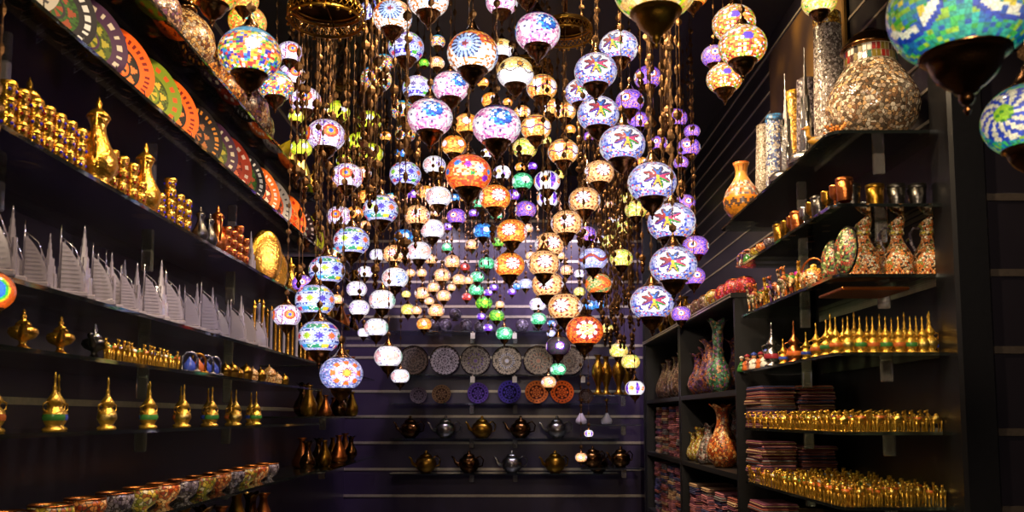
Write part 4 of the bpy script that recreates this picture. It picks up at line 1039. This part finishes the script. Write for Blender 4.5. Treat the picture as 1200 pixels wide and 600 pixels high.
# pitchers
def pitcher():
    r = empty('mosaic_pitcher'); b = MB()
    b.lathe([(.036, 0), (.05, .02), (.058, .05), (.055, .085), (.04, .115), (.026, .14), (.021, .155), (.022, .17), (.026, .2)], 26)
    obj('body', b, mos['carnival'], r)
    b = MB(); n = 20; vs = []
    for (R, z, t) in ((.026, .2, 0), (.03, .215, .012), (.026, .235, .022)):
        for k in range(n): a = TAU*k/n; vs.append((R*math.cos(a)*1.05, R*math.sin(a), z+t*math.cos(a)))
    fs = [(i*n+k, i*n+(k+1) % n, (i+1)*n+(k+1) % n, (i+1)*n+k) for i in range(2) for k in range(n)]
    b.add(vs, fs); obj('mouth', b, mos['carnival'], r)
    obj('collar', MB().lathe([(.022, .165), (.0265, .17), (.0265, .178), (.024, .182)], 20), mos['yg'], r)
    obj('handle', MB().tube([(-.024, 0, .195), (-.05, 0, .2), (-.062, 0, .175), (-.058, 0, .14), (-.045, 0, .11)], [.005, .006, .006, .006, .005], 0, 8), mos['dark'], r)
    b = MB()
    for k in range(16):
        a = TAU*k/16; b.ball((.051*math.cos(a), .051*math.sin(a), .018), .008, 0, (1, 1, 1.3), 7, 5)
    obj('scalloped_base', b, mos['orange'], r)
    return r
pt = Kind(pitcher)
for i, px in enumerate((1017, 1056, 1092)): pt.put((.001*(px-600)*3.2, 3.19, EYE+TR[3]), -.1, 'orange and black mosaic pitcher with handle at the near shelf end', 'pitcher', 'three mosaic pitchers', 'left', 1.0)
for i, px in enumerate((1040, 1078)): pt.put((.001*(px-600)*3.4, 3.4, EYE+TR[3]), -.1, 'mosaic pitcher standing behind the three front pitchers', 'pitcher', 'rear pitchers', 'left', .95)
tag(obj('copper_tray', MB().box((1.21, 3.1, 0), (1.46, 3.34, .012), 0, None, .004).box((1.225, 3.115, .012), (1.445, 3.325, .014), 0), copper, None, (0, 0, EYE+TR[3]-.052)), 'flat copper tray slung just under the pitcher shelf', 'tray')
for s_ in [(1.22, 3.11), (1.45, 3.11), (1.22, 3.33), (1.45, 3.33)]:
    pass
def slab():
    r = empty('oval_dish'); T = Matrix.Translation((0, 0, .085)) @ Matrix.Rotation(PI/2, 4, 'X')
    obj('dish', MB().lathe([(.0001, .006), (.035, .006), (.045, 0), (.05, 0), (.047, .009), (.0001, .014)], 28, 0, T, sx=.85, sy=1.7), mosaic('green fig mosaic', rc('8AA058', 'B8503A', 'C8C890', '3A3028', '58783A', 'A06038'), 110), r)
    obj('rim', MB().lathe([(.049, -.003), (.054, 0), (.05, .006)], 28, 0, T, sx=.85, sy=1.7, cap=False), silver, r); return r
dsh = Kind(slab)
dsh.put(right(990, 1.21, 3), -.9, 'oval green dish leaning left of the mosaic pitchers', 'dish', None, None, 1.05, (-.15, 0))
dsh.put(right(973, 1.23, 3), -.9, 'oval dark dish leaning farther left of the mosaic pitchers', 'dish', None, None, 1.0, (-.15, 0))
def basket():
    r = empty('mosaic_basket'); obj('bowl', MB().lathe([(.03, 0), (.05, .015), (.062, .045), (.055, .07), (.05, .072)], 22), mos['carnival'], r)
    obj('lid', MB().lathe([(.05, .07), (.035, .085), (.012, .095), (.014, .105), (.0001, .112)], 18), mos['goldm'], r)
    obj('handle', MB().tube([(.058*math.cos(PI*t/10), 0, .05+.085*math.sin(PI*t/10)) for t in range(11)], .0045, 0, 7), copper, r); return r
Kind(basket).put(right(954, 1.23, 3), -.7, 'lidded mosaic basket with looped copper handle', 'basket', None, None, .95)
# ornate camels and birds of painted enamel
big = [(camel(mos['carnival'], emR), 'red saddled'), (camel(mos['orange'], emG), 'green saddled'), (camel(mos['goldm'], plain('magenta enamel', hx('A8208A'), .3)), 'magenta saddled'), (camel(mos['purple'], emO), 'orange saddled')]
for i, (px, X) in enumerate(((884, 1.2), (892, 1.22), (900, 1.2), (909, 1.22), (918, 1.2), (928, 1.21), (938, 1.21), (897, 1.3), (913, 1.31), (930, 1.3), (943, 1.29))):
    m, nm = big[i % 4]; x, y, z = right(px, X, 3)
    tag(obj('camel_ornament', m, None, None, (x, y, z), (0, 0, PI+.8+rr.uniform(-.4, .4)), 2.0), nm+' jewelled camel on the pitcher shelf', 'ornament', 'jewelled camels', 'left')
# tumblers & goblets on shelf two
def tumbler(m):
    r = empty('metal_tumbler'); obj('cup', MB().lathe([(.024, 0), (.026, .003), (.027, .03), (.031, .085), (.029, .085), (.024, .01), (.0001, .008)], 22, cap=False).lathe([(.029, .07), (.0315, .073), (.031, .078)], 22, cap=False), m, r)
    obj('band', MB().lathe([(.0275, .03), (.0288, .034), (.0285, .042), (.0285, .046)], 22, cap=False), m, r); return r
tk = [Kind(lambda: tumbler(darksil)), Kind(lambda: tumbler(brass)), Kind(lambda: tumbler(copper))]
for i, px in enumerate((1004, 1032, 1057, 1082)):
    K = (tk[0], tk[1], tk[0], tk[0])[i]; K.put((.001*(px-600)*3.17, 3.16, EYE+TR[2]), 0, ('brass' if K is tk[1] else 'dark metal')+' tumbler in the near row of the tumbler shelf', 'tumbler', 'near tumblers', 'left', 1.12)
def goblet(m):
    r = empty('metal_goblet'); obj('bowl', MB().lathe([(.004, .028), (.016, .036), (.021, .05), (.02, .075), (.022, .082), (.02, .082), (.017, .05), (.0001, .038)], 18, cap=False), m, r)
    obj('stem', MB().lathe([(.018, 0), (.019, .003), (.006, .008), (.004, .015), (.007, .02), (.004, .029)], 16), m, r); return r
gk = [Kind(lambda: goblet(silver)), Kind(lambda: goblet(brass)), Kind(lambda: goblet(copper))]
for i, px in enumerate((990, 979, 969, 960, 951, 943, 935, 928, 921, 914)):
    j = (2, 2, 1, 0, 1, 0, 2, 2, 1, 1)[i]; (gk[j] if i % 3 else tk[j]).put(right(px, 1.205, 2), 0, ('silver', 'brass', 'copper')[j]+(' goblet' if i % 3 else ' tumbler')+' along the front of the tumbler shelf', 'goblet' if i % 3 else 'tumbler', 'front goblets', 'left', 1.0)
for i, (px, X) in enumerate(((985, 1.3), (968, 1.32), (950, 1.33), (1015, 1.42))): gk[i % 3].put(right(px, X, 2), 0, 'metal goblet in the back row of the tumbler shelf', 'goblet', 'back goblets', 'left')
def bowl2(m):
    r = empty('mosaic_bowl'); obj('bowl', MB().lathe([(.02, 0), (.022, .005), (.045, .022), (.055, .05), (.052, .068), (.048, .068), (.05, .05), (.04, .025), (.0001, .01)], 24, cap=False), m, r)
    obj('rim', MB().lathe([(.05, .066), (.0545, .069), (.05, .073), (.047, .068)], 24, cap=False), copper, r); return r
b2 = [Kind(lambda: bowl2(mos['orange'])), Kind(lambda: bowl2(mos['dark'])), Kind(lambda: bowl2(mos['yg']))]
for i, px in enumerate((906, 897, 889, 880)): b2[(1, 0, 2, 1)[i]].put(right(px, 1.225, 2), 0, ('dark silver', 'orange', 'yellow green')[(0, 1, 2, 0)[i]]+' mosaic bowl at the far end of the tumbler shelf', 'bowl', 'shelf two bowls', 'left', .8)
for i, px in enumerate((871, 876)):
    K = Kind(lambda: arch(mos['purple'], emG if i else emW)); K.put(right(px, 1.2, 2), -.5, 'purple arched trinket at the shelf tip, '+('right' if i else 'left'), 'trinket', None, None, .95)
# ---- top right: mosaic lamps and tower models
def biglamp():
    r = empty('mosaic_table_lamp')
    obj('body', MB().lathe([(.075, 0), (.11, .02), (.145, .06), (.16, .11), (.155, .16), (.13, .21), (.105, .25), (.088, .275)], 40), mos['bead'], r)
    b = MB(); n = 36
    rn = random.Random(4)
    pal = rc('3A1410', '801C14', '6A5A18', 'D8CCB8', '1C1410', '2A5A50')
    for j in range(2):
        R0, R1 = .09-.004*j, .088-.002*j
        for k in range(n):
            a0, a1 = TAU*(k+.1)/n, TAU*(k+.9)/n; z0, z1 = .277+j*.028, .302+j*.028
            b.cur = rn.choice(pal); b.add([((R0+.002)*math.cos(a0), (R0+.002)*math.sin(a0), z0), ((R0+.002)*math.cos(a1), (R0+.002)*math.sin(a1), z0), ((R1+.002)*math.cos(a1), (R1+.002)*math.sin(a1), z1), ((R1+.002)*math.cos(a0), (R1+.002)*math.sin(a0), z1)], [(0, 1, 2, 3)], 0, False)
    b.cur = hx('C8BCA0'); b.lathe([(.089, .274), (.08140, .3), (.087, .333)], n, cap=False)
    obj('tile_collar', b, glaze, r)
    obj('cap', MB().lathe([(.1, .333), (.103, .338), (.098, .347), (.085, .358), (.078, .372), (.06, .388), (.03, .398), (.02, .412), (.0001, .42)], 32), bronze, r)
    obj('foot', MB().lathe([(.1, -.02), (.105, -.014), (.085, 0)], 32), bronze, r)
    return r
Kind(biglamp).put((1.415, 3.26, EYE+TR[1]+.022), 0, 'big round coin beaded lamp with black cap on top right shelf', 'lamp', None, None, 1.1)
def tower_lamp(m, h, r0, r1, collar=None):
    r = empty('tall_mosaic_lamp'); obj('body', MB().lathe([(r0, .012), (r0*.98, h*.1), ((r0+r1)/2, h*.55), (r1, h*.93), (r1*.9, h)], 28), m, r)
    obj('foot', MB().lathe([(r0*1.08, 0), (r0*1.1, .006), (r0, .014)], 28), bronze, r)
    obj('crown', MB().lathe([(r1*.98, h*.92), (r1*1.05, h*.93), (r1*1.0, h*1.0), (r1*.8, h*1.005)], 28, cap=False), collar or m, r); return r
for m, X, y, h, r0, r1, cl, lb in (('pearl', 1.44, 3.76, .78, .075, .06, mos['goldm'], 'tallest pearl mosaic tower lamp behind the round lamp'), ('dark', 1.42, 3.98, .56, .062, .05, None, 'dark pearl mosaic tower lamp behind the near metal tower'),
      ('goldm', 1.40, 4.12, .56, .042, .034, None, 'slim gold mosaic tower lamp'), ('bluew', 1.36, 4.3, .5, .055, .046, mosaic('blue tile collar', rc('3878B8', 'D8D8E0', '285888'), 60), 'blue and white mosaic tower lamp'), ('pale', 1.40, 4.62, .56, .06, .042, None, 'pale stone mosaic tower lamp, farthest of the row')):
    Kind(lambda: tower_lamp(mos[m], h, r0, r1, cl)).put((X, y, EYE+TR[1]), 0, lb, 'lamp', 'tall mosaic lamps')
def skytower(m, h, bs):
    r = empty('metal_tower_model'); b = MB()
    for R, a, c in ((.03, 0, .16), (.025, .16, .32), (.02, .32, .46), (.015, .46, .6), (.010, .6, .72), (.006, .72, .84), (.0025, .84, 1)):
        b.lathe([(R, a*h), (R*.95, c*h)], 6, 0, smooth=False)
    for k in range(3):
        a = TAU*k/3
        for j, hh in enumerate((.24, .38, .53)): R = .024-.005*j; b.lathe([(.009, 0), (.008, hh*h)], 8, 0, Matrix.Translation((math.cos(a+j*.4)*R, math.sin(a+j*.4)*R, 0)))
    obj('tower', b, m, r)
    obj('plinth', MB().lathe([(bs, -.05), (bs*1.04, -.045), (bs, -.02), (bs*.8, -.004), (bs*.4, 0)], 32), silver, r); return r
K = Kind(lambda: skytower(silver, .46, .08)); x, y, z = 1.24, 3.5, EYE+TR[1]; K.put((x, y, z+.05), 0, 'dark metal spire tower on round silver base, nearer one', 'model', None, None, 1.0)
x, y, z = right(923, 1.245, 1); K.put((x, y, z+.05), .4, 'grey metal spire tower on round silver base, farther one', 'model', None, None, 1.0)
def duck():
    r = empty('wooden_duck'); b = MB(); b.ball((0, 0, .03), .02, 0, (1.6, .9, .85)); b.tube([(.02, 0, .035), (.03, 0, .055), (.03, 0, .075)], [.012, .008, .007], 0, 9); b.ball((.033, 0, .08), .0105, 0, (1.1, .85, .9)); b.tube([(-.025, 0, .033), (-.045, 0, .042)], [.01, .003], 0, 7)
    b.tube([(0, 0, .015), (0, 0, 0)], .004, 0, 6)
    obj('body', b, plain('yellow painted wood', hx('C8902C'), .4), r); obj('beak', MB().tube([(.043, 0, .08), (.055, 0, .077)], [.004, .001], 0, 6), emO, r)
    obj('wings', MB().ball((-.006, .012, .034), .012, 0, (1.5, .6, .7)).ball((-.006, -.012, .034), .012, 0, (1.5, .6, .7)), plain('pale painted wood', hx('B8A890'), .5), r); return r
Kind(duck).put((1.2, 3.28, EYE+TR[1]), PI-.2, 'small yellow wooden duck at the shelf edge before the dark tower', 'ornament', None, None, 1.05)
def coral():
    b = MB(); rn = random.Random(3)
    for i in range(26):
        a = rn.uniform(0, TAU); e = rn.uniform(.1, 1.2); L = rn.uniform(.02, .05); b.tube([(0, 0, .005), (L*.6*math.cos(a)*math.cos(e), L*.6*math.sin(a)*math.cos(e), L*.5*math.sin(e)), (L*1.3*math.cos(a)*math.cos(e), L*1.3*math.sin(a)*math.cos(e), L*math.sin(e))], [.005, .004, .002], 0, 5)
        b.ball((L*1.3*math.cos(a)*math.cos(e), L*1.3*math.sin(a)*math.cos(e), L*math.sin(e)), .005, 0, n=6, rings=4)
    return b
tag(obj('coral_cluster', coral(), plain('orange coral', hx('C87828'), .4), None, (1.215, 3.12, EYE+TR[1])), 'orange branching ornament at foot of the big round lamp', 'ornament')
ovz = [(.042, 0), (.07, .02), (.095, .06), (.1, .1), (.085, .15), (.05, .2), (.034, .23), (.03, .25), (.034, .28), (.042, .3)]
def ovase():
    r = empty('orange_mosaic_vase'); b = MB(); pr = []
    for j in range(37):
        t = j/36*9; i = min(8, int(t)); f = t-i; pr.append((ovz[i][0]+(ovz[i+1][0]-ovz[i][0])*f, ovz[i][1]+(ovz[i+1][1]-ovz[i][1])*f))
    rn = random.Random(2)
    def cf(j, k):
        z = (pr[j][1]+pr[j+1][1])/2; a = TAU*k/48
        if z > .26: return hx('D88838') if math.cos(8*a) < .7 or z > .29 else hx('503018')
        if z > .2: return hx('E09848')
        if z > .11: return rn.choice(rc('E08830', 'F0E0D0', '7A6A70', 'C85828', 'A89890', 'D0A070'))
        zz = z+.012*(abs(((a*12/TAU) % 1)-.5)*4-1)
        if zz > .085: return hx('F09020')
        if zz > .062: return hx('5A4438')
        return hx('E09028') if rn.random() > .3 else hx('C07828')
    b.lathe(pr, 48, 0, None, cf); obj('body', b, glaze, r)
    obj('mouth', MB().lathe([(.042, .3), (.044, .306), (.036, .306), (.03, .28), (.0001, .27)], 24, cap=False), emO, r)
    obj('foot', MB().lathe([(.05, -.004), (.052, .002), (.044, .008)], 24), mos['pale'], r); return r
Kind(ovase).put((1.235, 4.5, EYE+TR[1]+.005), 0, 'orange mosaic vase with zigzag band at the end of the top shelf', 'vase', None, None, 1.0)
# ---- on the cabinets
def ball_bowl(m):
    r = empty('round_mosaic_bowl'); obj('bowl', MB().lathe([(.03, 0), (.035, .005), (.07, .03), (.085, .07), (.078, .11), (.06, .135), (.05, .14)], 26), m, r)
    obj('rim', MB().lathe([(.052, .138), (.056, .142), (.05, .147), (.045, .14)], 26, cap=False), copper, r); return r
bm = dict(red=mosaic('red pink mosaic', rc('C82838', 'E85878', 'A01850', 'F08050', 'D03018'), 60), yel=mos['yg'], br=mos['brown'])
bb_ = {k: Kind(lambda m=m: ball_bowl(m)) for k, m in bm.items()}
for y, k, s in ((4.62, 'red', .8), (4.82, 'red', .95), (5.02, 'red', .95), (5.28, 'yel', 1.0), (5.5, 'br', 1.0), (5.72, 'br', 1.0), (5.95, 'br', 1.0)):
    bb_[k].put((1.275, y, EYE+.65), y, {'red': 'red and pink', 'yel': 'yellow green', 'br': 'brown'}[k]+' round mosaic bowl on top of the cabinets', 'bowl', 'bowls on cabinets', 'near', s*.92)
def urn(m, h=.36):
    r = empty('brass_urn'); obj('body', MB().lathe([(.045, 0), (.05, .006), (.028, .03), (.018, .07), (.03, .11), (.055, .17), (.06, .21), (.05, .26), (.025, .3), (.02, .33), (.032, .355), (.045, .36)], 22), m, r)
    for s in (-1, 1): obj('handle', MB().tube([(s*.024, 0, .32), (s*.055, 0, .31), (s*.07, 0, .27), (s*.056, 0, .23)], .004, 0, 6), m, r)
    return r
ur = Kind(lambda: urn(brass)); urb = Kind(lambda: urn(bronze))
for i, y in enumerate((6.2, 6.45, 6.7, 6.95, 7.2)): (urb if i % 2 else ur).put((1.27, y, EYE+.65), i, ('bronze' if i % 2 else 'brass')+' two handled urn on top of the far cabinet', 'urn', 'urns on cabinets', 'near', .62)
# ---- back wall
def disc(fn, nm):
    r = empty('carved_disc'); obj('disc', plate_mesh(.14, fn, 72, .006, nm), glazem, r)
    obj('rim', MB().lathe([(.138, -.004), (.144, 0), (.144, .008), (.138, .012)], 64, 0, Matrix.Translation((0, 0, .143)) @ Matrix.Rotation(PI/2, 4, 'X'), cap=False), bronze, r)
    obj('stand', MB().tube([(-.07, -.03, .003), (-.07, .03, .003), (-.06, .02, .15)], .004, 0, 5).tube([(.07, -.03, .003), (.07, .03, .003), (.06, .02, .15)], .004, 0, 5), postm, r)
    return r
def lace(n1, n2, base, line, core):
    B, Ln, Cc = hx(base), hx(line), hx(core)
    def f(r, a, q):
        if r < .16: return Cc if r < .1 else Ln
        if abs(r-.33-.05*math.cos(n1*a)) < .04 or abs(r-.62-.06*math.cos(n2*a)) < .045 or abs(r-.86) < .03: return Ln
        if r > .66 and math.cos(n2*2*a) > .75: return Ln
        if .4 < r < .56 and math.cos(n1*a+.5) > .55: return Cc
        return B if q > .25 else Ln
    return f
DS = [(484, lace(12, 18, '3E302E', '7E6A62', '5A4640'), 'brown lace carved disc'), (521, lace(9, 24, '34282C', '9A8C90', '6A5A60'), 'silvery lace carved disc'), (557, lace(16, 22, '40302C', '8A7A6A', '6A4A8A'), 'brown disc with violet rays'),
      (594, lace(24, 16, '3C2E22', '9A8468', 'B8B0B0'), 'tan disc with pale centre'), (631, lace(14, 28, '4A3A2C', '8E7A5C', 'A06848'), 'ochre dotted carved disc'), (667, lace(20, 20, '44342C', '86725A', '6A4A30'), 'brown ringed carved disc')]
for px, fn, lb in DS:
    p, k = at(px, 443, 8.1); K = Kind(lambda: disc(fn, lb)); K.put((p.x, 8.1, EYE+.389), 0, lb+' standing on the back wall shelf', 'plate', 'carved discs on back wall', None, 1.0, (math.radians(-6), 0))
def orb(m): 
    r = empty('mosaic_orb'); obj('orb', MB().ball((0, 0, .066), .062, n=22, rings=14), m, r); obj('ring', MB().lathe([(.03, 0), (.034, .004), (.026, .012)], 16), bronze, r); return r
ob = Kind(lambda: orb(mosaic('orb mosaic', rc('4A4258', '6A6078', '8A8098', '3A3040'), 50)))
for i, px in enumerate((508, 522, 546, 562, 612, 630)):
    p, k = at(px, 390, 8.05); ob.put((p.x, 8.05, EYE+.792), i, 'grey mosaic orb on the back wall shelf above discs', 'ornament', 'grey orbs', 'left', (1, 1, 1, .85, 1, .8)[i])
p, k = at(534, 390, 8.12); ob.put((p.x, 8.05, EYE+.792+.11), i, 'grey mosaic orb resting on top of two other orbs', 'ornament', 'grey orbs', None, .95)
# price tags
for px, Zt in ((554, .79), (603, .79), (554, .385), (603, .385), (683, .385)):
    p, k = at(px, 400, 7.845); r = empty('price_tag', (p.x, 7.845, EYE+Zt-.02)); obj('card', MB().box((-.02, -.002, -.055), (.02, 0, .0)), emW, r); obj('clip', MB().box((-.006, -.004, -.004), (.006, .02, .012)), railm, r)
    tag(r, 'small white price tag hanging from a back wall shelf', 'tag', 'price tags', 'left')
BP = [(490, .08, '5A4A50', '8A7A80'), (517, .09, '6A4A3A', 'A88868'), (560, .10, '3A2A58', '8A6AB8'), (597, .11, '2A2248', '6A58A8'), (629, .11, '7A3A20', 'E08848'), (659, .11, '6A3018', 'E87830'), (687, .07, '8A7A70', '5A3A30')]
for i, (px, R, c1, c2) in enumerate(BP):
    p, k = at(px, 500, 8.08); K = Kind(lambda: plate(R, pf(c2, c1, c1, c2, 20), 'bp%d' % i)); K.put((p.x, 8.06, EYE+.123), 0, ('grey', 'tan', 'violet', 'dark blue', 'rust', 'orange', 'pale grey')[i]+' painted plate standing below the carved discs', 'plate', 'plates below the discs', None, 1.0, (math.radians(-10), 0))
for i, px in enumerate((700, 712, 724, 737)):
    p, k = at(px, 465, 7.66); ur.put((p.x, 7.58+.18*(i % 2), EYE+.192), PI/2, 'tall brass urn on the corner glass shelf', 'urn', 'corner urns', 'left', .98)
p, k = at(700, 405, 7.7)
# teapots and glassware at the back
def teapot(m):
    r = empty('teapot'); obj('body', MB().lathe([(.04, 0), (.045, .006), (.075, .03), (.09, .07), (.08, .11), (.05, .135)], 24), m, r)
    obj('lid', MB().lathe([(.052, .133), (.045, .15), (.02, .162), (.01, .17), (.014, .18), (.0001, .19)], 20), m, r)
    obj('spout', MB().tube([(-.08, 0, .06), (-.12, 0, .08), (-.135, 0, .12), (-.155, 0, .135)], [.018, .013, .009, .007], 0, 8), m, r)
    obj('handle', MB().tube([(.06, 0, .12), (.1, 0, .14), (.13, 0, .11), (.12, 0, .06), (.085, 0, .05)], .006, 0, 8), m, r); return r
tp = [(Kind(lambda: teapot(bronze)), 'bronze'), (Kind(lambda: teapot(silver)), 'silver'), (Kind(lambda: teapot(brass)), 'brass')]
for i, (x, Z) in enumerate(((-.95, -.2), (-.62, -.2), (-.28, -.2), (.08, -.2), (.42, -.2), (-.8, -.52), (-.4, -.52), (0, -.52), (.4, -.52), (.8, -.52))):
    K, nm = tp[i % 3]; K.put((x, 8.0, EYE+Z), .4*(i % 3)-.3, nm+' teapot on the %s back wall shelf' % ('second lowest' if Z > -.3 else 'lowest'), 'teapot', 'back wall teapots', 'left', 1.1)
def pipe():
    r = empty('water_pipe'); obj('vase', MB().lathe([(.06, 0), (.075, .02), (.07, .06), (.035, .11), (.022, .14)], 20), crystal, r)
    obj('shaft', MB().lathe([(.014, .14), (.018, .16), (.008, .18), (.016, .22), (.008, .26), (.018, .29), (.03, .32), (.012, .33)], 16), bronze, r)
    obj('plate', MB().lathe([(.0001, .3), (.05, .3), (.054, .306), (.0001, .304)], 20), brass, r); return r
wp = Kind(pipe)
for i, x in enumerate((.62, .85)): wp.put((x, 7.68, EYE-.068), 0, 'glass based water pipe low in the back right corner', 'water pipe', 'water pipes', 'left', .7)
# ---- darker far left bay and the shelves under the oil lamps
gl = [(Kind(lambda: vase('dark_urn', bot, brass)), 'brass bottle'), (Kind(lambda: vase('dark_urn', wavy, bronze, None, None, 24, 1)), 'bronze wavy vase'), (Kind(lambda: vase('dark_urn', cone, copper)), 'copper flask')]
for zi, (Z, nmz) in enumerate(((1.02, 'upper'), (.67, 'second'), (.325, 'third'), (.0, 'fourth'), (-.35, 'lowest'))):
    for i in range(2 if zi == 0 else 0, 8):
        K, nm = gl[(i+zi) % 3]; K.put((-1.33-(i % 2)*.1, 5.6+i*.25, EYE+Z), i, nm+' on the %s shelf far down the left wall' % nmz, 'vase', 'far left %s shelf' % nmz, 'near', (.62, .75, .55)[i % 3])
for i in range(16):
    k = ('plain', 'orange', 'green', 'blue')[i % 4]
    mn[k].put((-1.22-.07*(i % 2), 1.98+i*.15, ZL('E')), 1.2, 'gold minaret bottle with %s enamel below the oil lamps' % k, 'bottle', 'bottles below oil lamps', 'near', 1.12)
for i in range(14):
    j = i % 3; b2[j].put((-1.27, 2.0+i*.19, ZL('F')), i, ('orange', 'dark silver', 'yellow green')[j]+' mosaic bowl two shelves below the oil lamps', 'bowl', 'lower left bowls', 'near', 1.1)
for i in range(12):
    K, nm = gl[i % 3]; K.put((-1.3, 2.1+i*.22, ZL('G')), i, nm+' on the lowest left wall shelf in view', 'vase', 'lowest left vases', 'near', .8)

for i, x in enumerate((.72, .97)): tp[0][0].put((x, 7.67, EYE-.45), .5, 'bronze teapot low in the back right corner', 'teapot', 'corner teapots', 'left', 1.0)
# ------------------------------------------------------------------ unseen ceiling spots and added fill spots
def spot(loc, tgt, e, col, ang=70, r=.05):
    l = bpy.data.lights.new('unseen_spot', 'SPOT'); l.energy = e; l.color = col; l.spot_size = math.radians(ang); l.spot_blend = .6; l.shadow_soft_size = r
    o = bpy.data.objects.new('unseen_spot', l); C.objects.link(o); o.location = loc
    o.rotation_euler = (Vector(tgt)-Vector(loc)).to_track_quat('-Z', 'Y').to_euler()
warm = (1, .74, .45); cool = (.72, .62, 1)
for y in (1.7, 2.5, 3.3, 4.1, 4.9): spot((-.28, y, EYE+2.1), (-1.35, y+.15, EYE+.25), 105 if y < 2 else 130, warm, 85)
for y in (2.2, 2.9, 3.7): spot((.3, y, EYE+2.2), (1.35, y+.45, EYE+.2), 170, warm, 80)
for y in (4.8, 5.6, 6.4): spot((.4, y, EYE+2.2), (1.3, y+.3, EYE+.1), 120, warm, 70)
for x in (-.7, 0, .7): spot((x, 7.0, EYE+2.2), (x, YB, EYE+.3), 170, (.9, .74, 1), 85)
for x in (-.45, .45): spot((x, .9, EYE+1.9), (x*.6, 3.6, EYE+.8), 60, (1, .86, .7), 75, .02)
for x, t, e in ((-.9, -1.5, 45), (.9, 1.5, 120)): spot((x*.5, .3, EYE+.9), (t, 3.4, EYE+.1), e, (1, .78, .55), 55, .08)  # unseen fill spots added at mid-height to brighten the shelves
spot((.6, 4.2, EYE+2.25), (1.6, 4.4, EYE+1.7), 160, (1, .72, .38), 80, .1)  # unseen spot added to brighten the amber panel
for y in (2.6, 4.2): spot((-.2, y, EYE+1.0), (-1.5, y+.2, EYE+.35), 22, cool, 90, .1)  # unseen cool fills added in mid-air to tint the left wall
w = bpy.data.worlds.new('world'); bpy.context.scene.world = w; w.use_nodes = True
w.node_tree.nodes['Background'].inputs[0].default_value = (.01, .009, .012, 1)
# ------------------------------------------------------------------ labels: rank the look-alikes
from collections import defaultdict
ORD = list(ORDW)
for t_ in ('twenty', 'thirty', 'forty', 'fifty', 'sixty'): ORD += [{'twenty': 'twentieth', 'thirty': 'thirtieth', 'forty': 'fortieth', 'fifty': 'fiftieth', 'sixty': 'sixtieth'}[t_]]*(t_ != 'twenty')+[t_+'-'+q for q in ORDW[:9]]
g = defaultdict(list)
for o, r in RANK: g[(o['label'], r)].append(o)
for (lb, r), os_ in g.items():
    n = len(os_)
    if n < 2: continue
    if r == 'top': os_.sort(key=lambda o: -(o.location.z-EYE)/o.location.y); names = ('topmost', 'lowest', 'from top')
    elif r == 'near': os_.sort(key=lambda o: o.location.y); names = ('nearest', 'farthest', 'from near end')
    elif r == 'left': os_.sort(key=lambda o: o.location.x/o.location.y); names = ('leftmost', 'rightmost', 'from left')
    for i, o in enumerate(os_):
        w_ = names[0] if i == 0 else (names[1] if i == n-1 else ORD[i]+' '+names[2])
        if n == 2: w_ = {'top': ('the upper one', 'the lower one'), 'near': ('the nearer one', 'the farther one'), 'left': ('the left one', 'the right one')}[r][i]
        o['label'] = lb+', '+w_
for o in C.objects:
    if 'label' in o and len(o['label'].split()) > 16: print('LONG', o['label'])
sc = bpy.context.scene
sc.view_settings.view_transform = 'Standard'; sc.view_settings.look = 'None'; sc.view_settings.gamma = 1
sc.view_settings.exposure = 0; sc.view_settings.use_curve_mapping = False
